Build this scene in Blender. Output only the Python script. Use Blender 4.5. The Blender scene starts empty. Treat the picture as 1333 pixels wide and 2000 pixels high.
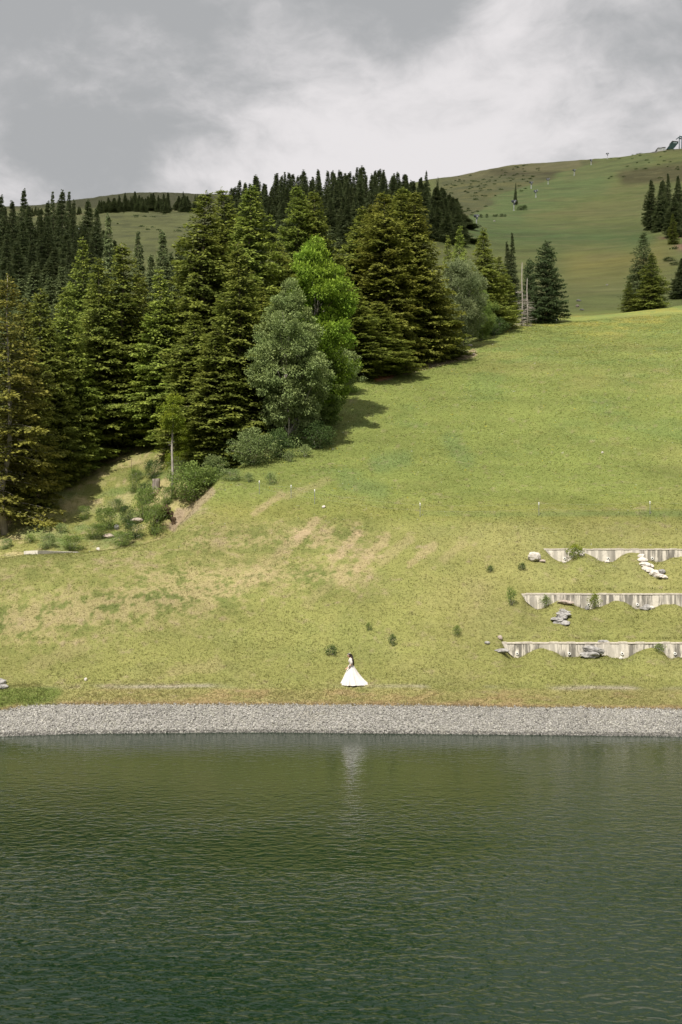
import bpy, math, random
import numpy as np
from mathutils import Vector

random.seed(11)
RNG = np.random.default_rng(11)
S = bpy.context.scene
COL = S.collection

# ------------------------------------------------------------------ camera, light, exposure
F, CX, YH, CAMZ = 2376.0, 666.5, 1030.0, 10.4        # focal length and horizon in photo pixels
cam_d = bpy.data.cameras.new('camera')
cam = bpy.data.objects.new('camera', cam_d)
COL.objects.link(cam)
cam.location = (0, 0, CAMZ)
cam.rotation_euler = (math.radians(90), 0, 0)
cam_d.sensor_fit = 'VERTICAL'
cam_d.sensor_height = 36
cam_d.lens = F * 36 / 2000
cam_d.shift_y = 30 / 2000
cam_d.clip_start = 0.5
cam_d.clip_end = 6000
cam_d.dof.use_dof = True
cam_d.dof.focus_distance = 70
cam_d.dof.aperture_fstop = 1.4
S.camera = cam

SUNV = Vector((-0.25, -0.50, 0.83)).normalized()
sun_d = bpy.data.lights.new('sun', 'SUN')
sun_d.energy = 4.4
sun_d.angle = math.radians(0.6)
sun_d.color = (1.0, 0.93, 0.82)
sun = bpy.data.objects.new('sun', sun_d)
COL.objects.link(sun)
sun.rotation_euler = SUNV.to_track_quat('Z', 'Y').to_euler()
S.view_settings.view_transform = 'Standard'
S.view_settings.look = 'None'
S.view_settings.gamma = 1
S.view_settings.exposure = 0.55
S.cycles.max_bounces = 6
S.cycles.diffuse_bounces = 2
S.cycles.glossy_bounces = 3
S.cycles.transparent_max_bounces = 8
S.cycles.transmission_bounces = 3
S.cycles.caustics_reflective = False
S.cycles.caustics_refractive = False


class NT:
    """small helper to write node trees"""
    def __init__(s, tree):
        s.t = tree
        s.t.nodes.clear()

    def n(s, typ, **kw):
        nd = s.t.nodes.new(typ)
        for k, v in kw.items():
            if k == 'inp':
                for kk, vv in v.items():
                    if isinstance(vv, bpy.types.NodeSocket):
                        s.t.links.new(vv, nd.inputs[kk])
                    else:
                        nd.inputs[kk].default_value = vv
            else:
                setattr(nd, k, v)
        return nd

    def math(s, op, a, b=0.0, c=0.0, clamp=False):
        nd = s.n('ShaderNodeMath', operation=op, use_clamp=clamp)
        for i, v in enumerate((a, b, c)):
            if isinstance(v, bpy.types.NodeSocket):
                s.t.links.new(v, nd.inputs[i])
            else:
                nd.inputs[i].default_value = v
        return nd.outputs[0]

    def mix(s, fac, a, b, blend='MIX'):
        nd = s.n('ShaderNodeMix', data_type='RGBA', blend_type=blend)
        for i, v in ((0, fac), (6, a), (7, b)):
            if isinstance(v, bpy.types.NodeSocket):
                s.t.links.new(v, nd.inputs[i])
            else:
                nd.inputs[i].default_value = v if i == 0 else (*v, 1)[:4]
        return nd.outputs[2]

    def noise(s, vec, scale, detail=3, rough=0.55, dist=0.0, out=0):
        nd = s.n('ShaderNodeTexNoise', inp={'Scale': scale, 'Detail': detail, 'Roughness': rough, 'Distortion': dist})
        if vec is not None:
            s.t.links.new(vec, nd.inputs['Vector'])
        return nd.outputs[out]

    def ramp(s, fac, lo, hi, a=0.0, b=1.0):
        nd = s.n('ShaderNodeMapRange', interpolation_type='SMOOTHSTEP', inp={'Value': fac, 'From Min': lo, 'From Max': hi, 'To Min': a, 'To Max': b})
        return nd.outputs[0]

    def mapping(s, vec, scale=(1, 1, 1), rot=(0, 0, 0)):
        nd = s.n('ShaderNodeMapping', inp={'Vector': vec, 'Scale': scale, 'Rotation': rot})
        return nd.outputs[0]

    def link(s, a, b):
        s.t.links.new(a, b)


# ---- world: Nishita sky behind a broken grey cloud deck
W = bpy.data.worlds.new('World')
S.world = W
W.use_nodes = True
w = NT(W.node_tree)
sky = w.n('ShaderNodeTexSky', sky_type='NISHITA', sun_disc=False)
sky.sun_elevation = math.asin(SUNV.z)
sky.sun_rotation = math.atan2(SUNV.x, SUNV.y)
tc = w.n('ShaderNodeTexCoord')
dirv = w.n('ShaderNodeVectorMath', operation='NORMALIZE', inp={0: tc.outputs['Generated']}).outputs[0]
sep = w.n('ShaderNodeSeparateXYZ', inp={0: dirv})
cv = w.mapping(dirv, (1.0, 1.0, 1.75))


def blob(px, py, rad):
    d = Vector(((px - CX) / F, 1.0, (YH - py) / F)).normalized()
    dot = w.n('ShaderNodeVectorMath', operation='DISTANCE', inp={0: dirv, 1: tuple(d)}).outputs['Value']
    return w.ramp(dot, rad, 0.0)


warp = w.noise(cv, 3.2, 4, 0.55, 0.0, 1)
wv = w.n('ShaderNodeVectorMath', operation='MULTIPLY_ADD', inp={0: warp, 1: (0.16, 0.16, 0.16), 2: cv}).outputs[0]
n1 = w.noise(wv, 4.0, 7, 0.5)
n2 = w.noise(wv, 11.5, 7, 0.58)
base = w.math('MULTIPLY_ADD', n1, 0.66, -0.06)
base = w.math('MULTIPLY_ADD', n2, 0.46, base)
base = w.math('MULTIPLY_ADD', w.noise(wv, 26, 6, 0.62), 0.22, w.math('SUBTRACT', base, 0.14))
for (bx, by, br, am) in ((880, 190, 0.17, 0.13), (640, 350, 0.15, 0.13), (1210, 260, 0.05, 0.07), (-40, 365, 0.09, 0.14), (1180, 60, 0.12, 0.04),
                         (1010, 40, 0.06, 0.06), (300, 80, 0.2, -0.08), (170, 90, 0.13, -0.06), (760, -40, 0.10, -0.12), (1250, 150, 0.06, -0.08), (60, 240, 0.12, -0.07), (1010, 290, 0.06, -0.05), (850, 20, 0.07, -0.05)):
    base = w.math('MULTIPLY_ADD', blob(bx, by, br), am, base)
cf = w.ramp(base, 0.36, 0.70)
ccol = w.mix(cf, (0.262, 0.268, 0.275), (0.51, 0.493, 0.498))
back = w.ramp(sep.outputs[1], 0.2, -0.6)                     # thinner, brighter cloud behind the camera
ccol = w.mix(w.math('MULTIPLY', back, 0.35), ccol, (0.50, 0.50, 0.50))
blue = w.ramp(w.noise(wv, 2.3, 4, 0.5), 0.52, 0.72)
hole = w.math('MULTIPLY', blue, w.ramp(sep.outputs[2], 0.42, 0.75))    # blue gaps high overhead
skc = w.n('ShaderNodeVectorMath', operation='SCALE', inp={0: sky.outputs[0], 'Scale': 0.10}).outputs[0]
fin = w.mix(w.math('MULTIPLY', hole, 0.7), ccol, skc)
bg = w.n('ShaderNodeBackground', inp={'Color': fin, 'Strength': 1.08})
wo = w.n('ShaderNodeOutputWorld')
w.link(bg.outputs[0], wo.inputs[0])


# ------------------------------------------------------------------ helpers
def tag(o, label=None, cat=None, group=None, kind=None):
    if label: o['label'] = label
    if cat: o['category'] = cat
    if group: o['group'] = group
    if kind: o['kind'] = kind
    return o


def empty(name, loc=(0, 0, 0), label=None, cat=None, group=None, rz=0.0):
    o = bpy.data.objects.new(name, None)
    COL.objects.link(o)
    o.location = loc
    o.rotation_euler = (0, 0, rz)
    o.empty_display_size = 0.3
    return tag(o, label, cat, group)


def mesh_np(name, V, polys, n, mats, attrs=None, smooth=False, mat_idx=None):
    """V (k,3); polys (m,n) vertex indices"""
    me = bpy.data.meshes.new(name)
    V = np.asarray(V, dtype=np.float32)
    polys = np.asarray(polys, dtype=np.int32)
    m = len(polys)
    me.vertices.add(len(V))
    me.vertices.foreach_set('co', V.ravel())
    me.loops.add(m * n)
    me.loops.foreach_set('vertex_index', polys.ravel())
    me.polygons.add(m)
    me.polygons.foreach_set('loop_start', np.arange(0, m * n, n, dtype=np.int32))
    if smooth:
        me.polygons.foreach_set('use_smooth', np.ones(m, dtype=bool))
    for mt in mats:
        me.materials.append(mt)
    if mat_idx is not None:
        me.polygons.foreach_set('material_index', np.asarray(mat_idx, dtype=np.int32))
    if attrs:
        for k, (typ, arr) in attrs.items():
            a = me.attributes.new(k, typ, 'POINT')
            a.data.foreach_set('value' if typ == 'FLOAT' else 'color', np.asarray(arr, dtype=np.float32).ravel())
    me.update(calc_edges=True)
    me.validate(verbose=False)
    return me


class MB:
    """collects polygons into ONE mesh"""
    def __init__(s):
        s.v, s.f = [], []

    def add(s, verts, faces):
        b = len(s.v)
        s.v += [tuple(p) for p in verts]
        s.f += [tuple(b + i for i in f) for f in faces]
        return s

    def box(s, x0, y0, z0, x1, y1, z1):
        v = [(x0, y0, z0), (x1, y0, z0), (x1, y1, z0), (x0, y1, z0), (x0, y0, z1), (x1, y0, z1), (x1, y1, z1), (x0, y1, z1)]
        return s.add(v, [(0, 3, 2, 1), (4, 5, 6, 7), (0, 1, 5, 4), (1, 2, 6, 5), (2, 3, 7, 6), (3, 0, 4, 7)])

    def tube(s, pts, rad, n=8, cap=True):
        pts = [Vector(p) for p in pts]
        if not hasattr(rad, '__len__'): rad = [rad] * len(pts)
        vs, fs = [], []
        for i, p in enumerate(pts):
            d = (pts[min(i + 1, len(pts) - 1)] - pts[max(i - 1, 0)]).normalized()
            ref = Vector((0, 0, 1)) if abs(d.z) < 0.9 else Vector((1, 0, 0))
            a = d.cross(ref).normalized(); b = d.cross(a).normalized()
            for k in range(n):
                t = 2 * math.pi * k / n
                vs.append(p + (a * math.cos(t) + b * math.sin(t)) * rad[i])
        for i in range(len(pts) - 1):
            for k in range(n):
                fs.append((i * n + k, i * n + (k + 1) % n, (i + 1) * n + (k + 1) % n, (i + 1) * n + k))
        if cap:
            fs.append(tuple(range(n))[::-1]); fs.append(tuple((len(pts) - 1) * n + k for k in range(n)))
        return s.add(vs, fs)

    def build(s, name, mat, parent=None, smooth=False, loc=(0, 0, 0)):
        me = bpy.data.meshes.new(name)
        me.from_pydata(s.v, [], s.f)
        me.materials.append(mat)
        if smooth:
            for p in me.polygons: p.use_smooth = True
        me.update()
        o = bpy.data.objects.new(name, me)
        COL.objects.link(o)
        o.location = loc
        if parent: o.parent = parent
        return o


def link_obj(name, me, parent=None, loc=(0, 0, 0)):
    o = bpy.data.objects.new(name, me)
    COL.objects.link(o)
    o.location = loc
    if parent: o.parent = parent
    return o


def _hash(ix, iy, seed):
    h = (ix.astype(np.int64) * 374761393 + iy.astype(np.int64) * 668265263 + seed * 1442695041) & 0xFFFFFFFF
    h = ((h ^ (h >> 13)) * 1274126177) & 0xFFFFFFFF
    return ((h ^ (h >> 16)) & 0xFFFFFF) / float(0xFFFFFF)


def vnoise(x, y, seed=0):
    x0 = np.floor(x); y0 = np.floor(y)
    fx = x - x0; fy = y - y0
    fx = fx * fx * (3 - 2 * fx); fy = fy * fy * (3 - 2 * fy)
    ix = x0.astype(np.int64); iy = y0.astype(np.int64)
    a = _hash(ix, iy, seed); b = _hash(ix + 1, iy, seed); c = _hash(ix, iy + 1, seed); d = _hash(ix + 1, iy + 1, seed)
    return (a * (1 - fx) + b * fx) * (1 - fy) + (c * (1 - fx) + d * fx) * fy


def fbm(x, y, scale, oct=4, seed=0, gain=0.5):
    """-1..1 fractal noise, scale = metres of the largest feature"""
    v = np.zeros_like(x, dtype=np.float64); a = 1.0; tot = 0.0; f = 1.0 / scale
    c, s_ = math.cos(0.6), math.sin(0.6)
    X, Y = x, y
    for i in range(oct):
        v += a * (vnoise(X * f + 17.3 * i, Y * f - 9.1 * i, seed + i) * 2 - 1)
        tot += a; a *= gain; f *= 2.03
        X, Y = X * c - Y * s_, X * s_ + Y * c
    return v / tot


def sstep(a, b, x):
    t = np.clip((x - a) / (b - a), 0, 1)
    return t * t * (3 - 2 * t)


def pchip(xk, yk, x):
    xk = np.asarray(xk, float); yk = np.asarray(yk, float)
    h = np.diff(xk); d = np.diff(yk) / h
    m = np.zeros_like(yk)
    m[0], m[-1] = d[0], d[-1]
    for i in range(1, len(xk) - 1):
        if d[i - 1] * d[i] > 0:
            w1 = 2 * h[i] + h[i - 1]; w2 = h[i] + 2 * h[i - 1]
            m[i] = (w1 + w2) / (w1 / d[i - 1] + w2 / d[i])
    i = np.clip(np.searchsorted(xk, x) - 1, 0, len(xk) - 2)
    t = (x - xk[i]) / h[i]
    t2, t3 = t * t, t * t * t
    return (2 * t3 - 3 * t2 + 1) * yk[i] + (t3 - 2 * t2 + t) * h[i] * m[i] + (-2 * t3 + 3 * t2) * yk[i + 1] + (t3 - t2) * h[i] * m[i + 1]


# ------------------------------------------------------------------ terrain
def zy(y, D): return CAMZ + (YH - y) * D / F


# each column: x position (photo px at unit distance), knots (D, y) or (D, None, z)
def shoreD(px): return CAMZ * F / (np.interp(px, [-600, 0, 150, 500, 1333, 1900], [1446, 1438, 1433, 1430, 1438, 1446]) - YH)


FAR = {  # far profile (D, y)
    'L': [],
}
cols = [
    (-900, [(66, 1378), (69, 1342), (80, 1130), (86, None, 7.2), (92, 1110), (100, 1040), (120, None, 17), (150, None, 26), (250, 610), (350, 520), (500, 450), (700, 420), (1000, 404), (1500, 440)]),
    (0, [(64.2, 1386), (67.0, 1344), (80, 1092), (85, None, 6.9), (90, 1088), (97, 1040), (115, None, 15.5), (150, 800), (250, 600), (350, 520), (500, 445), (700, 418), (1000, 405), (1500, 440)]),
    (60, [(64.0, 1380), (66.8, 1343), (80, 1084), (85.5, None, 7.0), (91, 1078), (102, 985), (118, None, 17), (150, 790), (250, 598), (350, 518), (500, 440), (700, 418), (1000, 403), (1500, 440)]),
    (150, [(63.8, 1378), (66.6, 1343), (81, 1080), (86.5, None, 7.2), (92, 1072), (110, 935), (130, None, 21), (160, 770), (250, 595), (350, 515), (500, 435), (700, 412), (1000, 391), (1500, 430)]),
    (270, [(63.6, 1377), (66.4, 1343), (83, 1065), (88.5, None, 7.4), (94, 1052), (116, 878), (140, None, 25), (180, 730), (250, 600), (350, 505), (480, 440), (650, 404), (950, 379), (1500, 430)]),
    (335, [(63.6, 1377), (66.4, 1343), (86, 1040), (91, None, 7.9), (96.5, 1005), (118, 850), (150, None, 28), (200, 690), (280, 570), (350, 505), (480, 440), (650, 406), (950, 380), (1500, 430)]),
    (385, [(63.6, 1377), (66.4, 1343), (91, 982), (95, None, 10.4), (100, 938), (120, None, 20.5), (150, None, 29), (200, 690), (280, 570), (350, 505), (480, 440), (650, 405), (950, 381), (1500, 430)]),
    (430, [(63.6, 1377), (66.4, 1343), (86, 1005), (94, 938), (98, None, 14.3), (120, None, 21.5), (150, None, 30), (200, 690), (280, 570), (350, 500), (480, 440), (650, 405), (950, 383), (1500, 430)]),
    (520, [(63.6, 1377), (66.4, 1343), (86, 1005), (96, 915), (120, None, 23), (150, None, 32), (200, 680), (280, 560), (350, 490), (480, 440), (650, 410), (950, 390), (1500, 430)]),
    (650, [(63.6, 1377), (66.4, 1343), (86, 1005), (94, 930), (106, 850), (117, 775), (150, None, 32.5), (200, 670), (280, 550), (350, 480), (480, 440), (700, 400), (900, 390), (1500, 430)]),
    (850, [(63.6, 1378), (66.4, 1344), (86, 1005), (94, 930), (106, 850), (126, 750), (147, 692), (165, 672), (200, 650), (260, 575), (350, 470), (430, 430), (600, 385), (800, 350), (900, 355), (1500, 430)]),
    (1000, [(63.6, 1380), (66.4, 1345), (86, 1005), (94, 930), (106, 850), (126, 750), (142, 700), (172, 642), (190, 632), (230, 600), (300, 530), (400, 456), (500, 408), (600, 366), (700, 342), (790, 326), (900, 345), (1500, 430)]),
    (1150, [(63.8, 1382), (66.6, 1346), (86, 1005), (94, 930), (106, 850), (126, 750), (142, 700), (165, 655), (188, 622), (200, 617), (230, 590), (300, 525), (400, 452), (500, 404), (600, 358), (700, 327), (780, 311), (900, 330), (1500, 430)]),
    (1270, [(63.9, 1384), (66.7, 1347), (86, 1004), (94, 930), (106, 850), (126, 750), (142, 700), (165, 652), (195, 606), (210, 604), (240, 575), (300, 510), (380, 450), (470, 408), (570, 362), (660, 325), (745, 300), (850, 315), (1500, 430)]),
    (1340, [(64.0, 1386), (66.8, 1348), (86, 1004), (94, 930), (106, 850), (126, 750), (142, 700), (165, 648), (200, 597), (215, 594), (240, 566), (300, 505), (380, 440), (470, 398), (570, 355), (660, 318), (740, 292), (850, 300), (1500, 430)]),
    (2300, [(66, 1390), (69, 1350), (88, 1004), (96, 930), (108, 850), (128, 750), (145, 700), (168, 645), (205, 590), (220, 580), (240, 560), (300, 500), (380, 430), (470, 380), (570, 330), (660, 300), (740, 280), (850, 290), (1500, 430)]),
]
PXS = np.concatenate([np.arange(-1000, -60, 20), np.arange(-60, 1400, 3.6), np.arange(1400, 2300, 20)])
DR = np.concatenate([[40, 50, 55, 58], np.arange(59.5, 98, 0.13), 98 * (1500 / 98) ** (np.linspace(0, 1, 360))])
kz = []
for px, kn in cols:
    d0 = float(shoreD(px))
    D = [30, d0 - 8, d0]; Z = [-6, -3.2, 0.0]
    for k in kn:
        D.append(k[0]); Z.append(k[2] if len(k) == 3 else zy(k[1], k[0]))
    kz.append(pchip(D, Z, DR))
kz = np.array(kz)                                   # (columns, rows)
kx = np.array([c[0] for c in cols], float)
ZG = np.empty((len(DR), len(PXS)))
for r in range(len(DR)):
    ZG[r] = pchip(kx, kz[:, r], PXS)
UX = (PXS - CX) / F
XG = DR[:, None] * UX[None, :]
YG = np.repeat(DR[:, None], len(PXS), 1)
PXG = np.repeat(PXS[None, :], len(DR), 0)
# undulation
near = sstep(61.5, 66, YG)
ZG += near * (0.10 * fbm(XG, YG, 5, 3, 5) + 0.035 * fbm(XG, YG, 0.9, 3, 9) + 0.02 * fbm(XG, YG, 0.25, 2, 19))
ZG += sstep(190, 300, YG) * (0.5 * fbm(XG * .5, YG, 7, 3, 37) + 1.1 * fbm(XG, YG, 60, 4, 21) * np.clip(YG / 400, 0.3, 1.5) + 0.35 * fbm(XG, YG, 9, 3, 33))
knoll = sstep(125, 40, PXG) * sstep(63.6, 64.6, YG) * sstep(67.4, 66.2, YG)
ZG += knoll * (0.22 + 0.08 * fbm(XG, YG, 0.8, 3, 43))
leftrough = sstep(430, 330, PXG) * sstep(84, 92, YG)
ZG += leftrough * 0.30 * fbm(XG, YG, 2.2, 4, 41)

# the three terraces cut by concrete walls
WALLS = []                                           # (px0, D, mound list)
for (px0, ytop, hpx, ph) in ((1055, 1070, 27, 1.0), (1012, 1156, 31, 0.0), (973, 1252, 31, 2.2)):
    cx = 1180
    ci = int(np.argmin(abs(PXS - cx)))
    yy = YH - (ZG[:, ci] - CAMZ) * F / DR
    sel = (DR > 66) & (DR < 92)
    Dw = float(np.interp(-ytop, -yy[sel], DR[sel]))
    hm = hpx * Dw / F
    WALLS.append((px0, Dw, hm, ph))
WORIG = []
for wi, (px0, Dw, hm, ph) in enumerate(WALLS):
    ri = int(np.argmin(abs(DR - Dw)))
    top_z = np.full_like(PXS, float(np.interp(1180, PXS, ZG[ri])))
    WORIG.append(top_z[0])
    inside = sstep(px0 - 4, px0 + 18, PXG)
    # ground meets the level wall top just behind it
    back = (YG >= Dw + 0.12)
    fb = np.exp(-np.maximum(YG - Dw, 0) / 1.2)
    ZG = np.where(back, ZG + inside * fb * (WORIG[wi] - 0.02 - ZG[ri][None, :]), ZG)
    prof = {0: [(1045, .3), (1058, .12), (1092, .95), (1103, 1.0), (1135, .35), (1150, .45), (1182, 1.0), (1190, 1.0), (1225, .35), (1245, .3), (1272, .9), (1290, 1.0), (1315, .75), (1345, .6), (1400, 1), (1500, .3), (1600, 1)],
            1: [(1000, .1), (1012, .1), (1038, .85), (1050, 1.0), (1075, .7), (1100, .45), (1125, .8), (1150, 1.0), (1185, .7), (1203, .45), (1225, .6), (1245, 1.0), (1262, 1.0), (1300, .75), (1318, .72), (1340, .95), (1450, .4), (1600, 1)],
            2: [(955, .1), (975, .1), (1000, .9), (1012, 1.0), (1045, .5), (1060, .4), (1075, .5), (1105, 1.0), (1120, 1.0), (1160, .8), (1200, .95), (1218, 1.0), (1255, .5), (1275, .4), (1295, .6), (1310, 1.0), (1345, 1.0), (1450, .3), (1600, 1)]}[wi]
    pf = pchip([p[0] for p in prof], [p[1] for p in prof], PXS)
    pf = np.where(PXS > 1600, 0.7, pf)
    pf = np.clip(pf + 0.10 * fbm(PXS, PXS * 0 + wi * 31, 16, 4, 55), 0.05, 1.06)
    front = (YG < Dw + 0.12)
    fo = np.exp(-np.maximum(Dw - YG, 0) / 1.7)
    dz = (WORIG[wi] - pf * hm * 1.02)[None, :] - ZG[ri][None, :]
    ZG = np.where(front & (YG > Dw - 9), ZG + inside * fo * dz, ZG)


def G(x, y):
    """terrain height at world x, y"""
    x = np.asarray(x, float); y = np.asarray(y, float)
    px = x / y * F + CX
    ci = np.interp(px, PXS, np.arange(len(PXS))); ri = np.interp(y, DR, np.arange(len(DR)))
    c0 = np.minimum(ci.astype(int), len(PXS) - 2); r0 = np.minimum(ri.astype(int), len(DR) - 2)
    fc = ci - c0; fr = ri - r0
    return (ZG[r0, c0] * (1 - fc) + ZG[r0, c0 + 1] * fc) * (1 - fr) + (ZG[r0 + 1, c0] * (1 - fc) + ZG[r0 + 1, c0 + 1] * fc) * fr


def at(px, D):
    x = (px - CX) / F * D
    return Vector((x, D, float(G(x, D))))


def ground_at(px, py, d0=61.0, d1=260.0):
    """first terrain point seen at that spot of the slope"""
    ds = np.arange(d0, d1, 0.1)
    xs = (px - CX) / F * ds
    yy = YH - (G(xs, ds) - CAMZ) * F / ds
    k = np.argmax(yy <= py)
    if yy[k] > py: k = len(ds) - 1
    return Vector((xs[k], ds[k], float(G(xs[k], ds[k]))))


# ---- colour of the ground itself: grass, dry grass, bare earth, heath
def seg_mask(px, py, x0, y0, x1, y1, r):
    dx, dy = x1 - x0, y1 - y0
    t = np.clip(((px - x0) * dx + (py - y0) * dy) / (dx * dx + dy * dy), 0, 1)
    return np.clip(1 - np.hypot(px - x0 - t * dx, py - y0 - t * dy) / r, 0, 1)


def ground_color(X, Y, Z):
    PX = X / Y * F + CX
    PY = YH - (Z - CAMZ) * F / Y
    c = np.empty(X.shape + (3,))

    def setm(m, col, c=c):
        m = np.clip(m, 0, 1)[..., None]
        c[:] = c * (1 - m) + np.array(col) * m
    L = fbm(X, Y, 9, 5, 50, 0.6); M = fbm(X, Y, 2.2, 5, 60, 0.62); Sx = fbm(X, Y, 0.6, 4, 70, 0.65); V1 = fbm(X, Y, 0.22, 3, 75, 0.7); T = fbm(X, Y, 25, 3, 80)
    c[:] = (0.165, 0.178, 0.040)
    setm(sstep(-0.1, 0.5, L) * 0.55, (0.215, 0.200, 0.055))                       # yellow grass
    setm(sstep(0.0, 0.45, M) * 0.35, (0.115, 0.150, 0.032))
    low = sstep(1000, 1035, PY)                                                    # below the fence: mown, drier
    setm(low * (0.30 + 0.25 * sstep(-0.2, 0.4, L + 0.5 * M)), (0.232, 0.222, 0.084))
    up = sstep(1000, 960, PY)
    setm(up * 0.65, (0.140, 0.182, 0.040))
    setm(up * sstep(0.1, 0.5, L + 0.4 * M) * 0.4, (0.205, 0.205, 0.060))
    setm(up * sstep(0.15, 0.5, fbm(X, Y, 5, 4, 90)) * 0.45, (0.110, 0.165, 0.042))
    # dry, patchy left part
    lp = np.maximum(seg_mask(PX, PY, -50, 1225, 430, 1150, 95), seg_mask(PX, PY, 280, 1130, 700, 1120, 70) * 0.8)
    lp = np.maximum(lp, seg_mask(PX, PY, 380, 1060, 700, 1050, 70) * 0.7)
    lp = np.maximum(lp, seg_mask(PX, PY, -50, 1130, 330, 1085, 55) * 0.5)
    tw = M * 0.6 + Sx * 0.75
    setm(sstep(0.30, 0.95, lp * 0.95 + (M * .5 + Sx * .9 + .5 * V1) * 0.75) * 0.46 * (lp > 0), (0.325, 0.250, 0.145))
    setm(lp * sstep(0.05, 0.30, -tw - .4 * V1) * 0.85, (0.085, 0.115, 0.026))
    # mower/erosion stripes
    for (x0, y0, x1, y1, r, am) in ((578, 1062, 617, 1016, 11, 1), (612, 1068, 650, 1036, 10, .7), (652, 1092, 700, 1040, 11, .9), (700, 1108, 756, 1048, 13, .85), (745, 1098, 800, 1050, 13, .5),
                                    (802, 1100, 848, 1064, 10, .75), (868, 1090, 905, 1062, 12, .4), (495, 1004, 550, 966, 9, .8), (560, 970, 640, 938, 10, .45), (540, 1080, 590, 1045, 12, .5), (690, 1035, 705, 1042, 8, .6),
                                    (600, 1180, 680, 1110, 16, .35), (470, 1150, 560, 1070, 22, .45), (340, 1310, 420, 1300, 18, .4), (60, 1300, 160, 1260, 20, .3)):
        setm(sstep(0.1, 0.7, seg_mask(PX, PY, x0, y0, x1, y1, r * 1.2) + 0.6 * tw + .3 * V1) * am * 0.52 * (seg_mask(PX, PY, x0, y0, x1, y1, r * 2) > 0), (0.36, 0.265, 0.165))
    for (x0, y0, x1, y1, r, am) in ((740, 905, 790, 895, 30, .5), (680, 940, 740, 960, 30, .4), (880, 860, 910, 900, 30, .45), (1060, 1003, 1333, 1003, 9, .45), (830, 1003, 1060, 1004, 8, .25)):
        setm(sstep(0, 0.8, seg_mask(PX, PY, x0, y0, x1, y1, r) + 0.3 * M) * am * (seg_mask(PX, PY, x0, y0, x1, y1, r * 1.4) > 0), (0.095, 0.150, 0.050))
    setm(seg_mask(PX, PY, 1230, 745, 1290, 735, 30) * 0.5 * sstep(-.2, .4, M), (0.31, 0.26, 0.12))
    setm(seg_mask(PX, PY, 850, 1245, 960, 1130, 40) * 0.35 * sstep(-.2, .4, M), (0.31, 0.26, 0.12))
    # the worn path along the bank and the dry edge of the turf
    pth = np.exp(-((PY - np.interp(PX, [0, 200, 700, 1333], [1343, 1341, 1340, 1346]) + 3 * fbm(X, Y, 2, 3, 121)) / 4.0) ** 2)
    setm(pth * sstep(-0.35, 0.35, fbm(X, Y, 3.5, 4, 120)) * 0.75 * sstep(60, 110, PX), (0.30, 0.265, 0.22))
    bank = sstep(1342, 1350, PY) * sstep(100, 200, PX)
    setm(bank * 0.5, (0.25, 0.22, 0.085))
    setm(bank * sstep(0.0, 0.4, M) * 0.45, (0.33, 0.22, 0.12))
    ge = np.interp(PX, [-200, 0, 60, 110, 200, 700, 1333, 1600], [1400, 1389, 1379, 1377.5, 1377, 1378, 1387, 1391])
    edge = np.exp(-((PY - ge + 3) / 4.5) ** 2)
    setm(edge * 0.75, (0.29, 0.205, 0.115))
    setm(sstep(0, .5, seg_mask(PX, PY, -30, 1360, 90, 1356, 40) + .5 * fbm(X, Y, 1.5, 3, 211) - .15) * .9 * sstep(1338, 1346, PY), (0.110, 0.150, 0.028))
    # gully slope at the left
    gl = sstep(84, 88, Y) * sstep(425, 385, PX) * sstep(150, 120, Y)
    setm(gl * 0.55, (0.185, 0.185, 0.050))
    setm(gl * sstep(-0.25, 0.30, M + 0.6 * Sx) * 0.75, (0.350, 0.290, 0.145))
    setm(gl * sstep(0.1, 0.5, fbm(X, Y, 3, 4, 130)) * 0.6, (0.090, 0.140, 0.035))
    setm(gl * seg_mask(PX, PY, 100, 1060, 240, 1020, 60) * 1.1 * sstep(-.4, .3, M), (0.105, 0.160, 0.042))
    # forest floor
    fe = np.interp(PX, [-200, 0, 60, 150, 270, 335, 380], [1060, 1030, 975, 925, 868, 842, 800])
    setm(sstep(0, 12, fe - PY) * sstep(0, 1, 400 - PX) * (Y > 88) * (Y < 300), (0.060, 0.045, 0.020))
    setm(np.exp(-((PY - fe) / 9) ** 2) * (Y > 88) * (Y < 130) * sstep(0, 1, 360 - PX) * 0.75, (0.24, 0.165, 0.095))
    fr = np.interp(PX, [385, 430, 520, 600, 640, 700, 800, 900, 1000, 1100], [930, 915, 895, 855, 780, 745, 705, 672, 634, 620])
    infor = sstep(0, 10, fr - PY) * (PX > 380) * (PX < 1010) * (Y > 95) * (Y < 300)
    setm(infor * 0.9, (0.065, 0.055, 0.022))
    # bare earth bank at the gully mouth and along the wood's edge
    for (x0, y0, x1, y1, r, am) in ((350, 1016, 412, 960, 10, .75), (338, 1030, 352, 1000, 9, .9), (790, 724, 925, 690, 8, .8), (745, 738, 765, 733, 7, 1.0)):
        setm(sstep(0.05, 0.5, seg_mask(PX, PY, x0, y0, x1, y1, r * 1.3) + 0.25 * Sx) * am * (Y < 170), (0.26, 0.20, 0.135))
    setm(seg_mask(PX, PY, 735, 740, 765, 733, 7) * (Y < 170) * 1.5, (0.42, 0.17, 0.07))
    # buttercups along the brow
    setm(sstep(150, 175, Y) * sstep(215, 200, Y) * sstep(0.05, 0.4, M + L * .5) * 0.35, (0.28, 0.24, 0.03))
    # far hill: pasture, ski run and heath
    far = sstep(200, 225, Y)
    PXf = PX + 18 * fbm(X, Y, 40, 3, 140); PYf = PY + 9 * fbm(X, Y, 40, 3, 150)
    setm(far, (0.140, 0.168, 0.048))
    setm(far * sstep(-0.1, 0.4, T + 0.5 * L) * 0.4, (0.175, 0.178, 0.06))
    setm(far * seg_mask(PXf, PYf, 1130, 520, 1290, 505, 50) * 0.9, (0.21, 0.195, 0.05))
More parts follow.
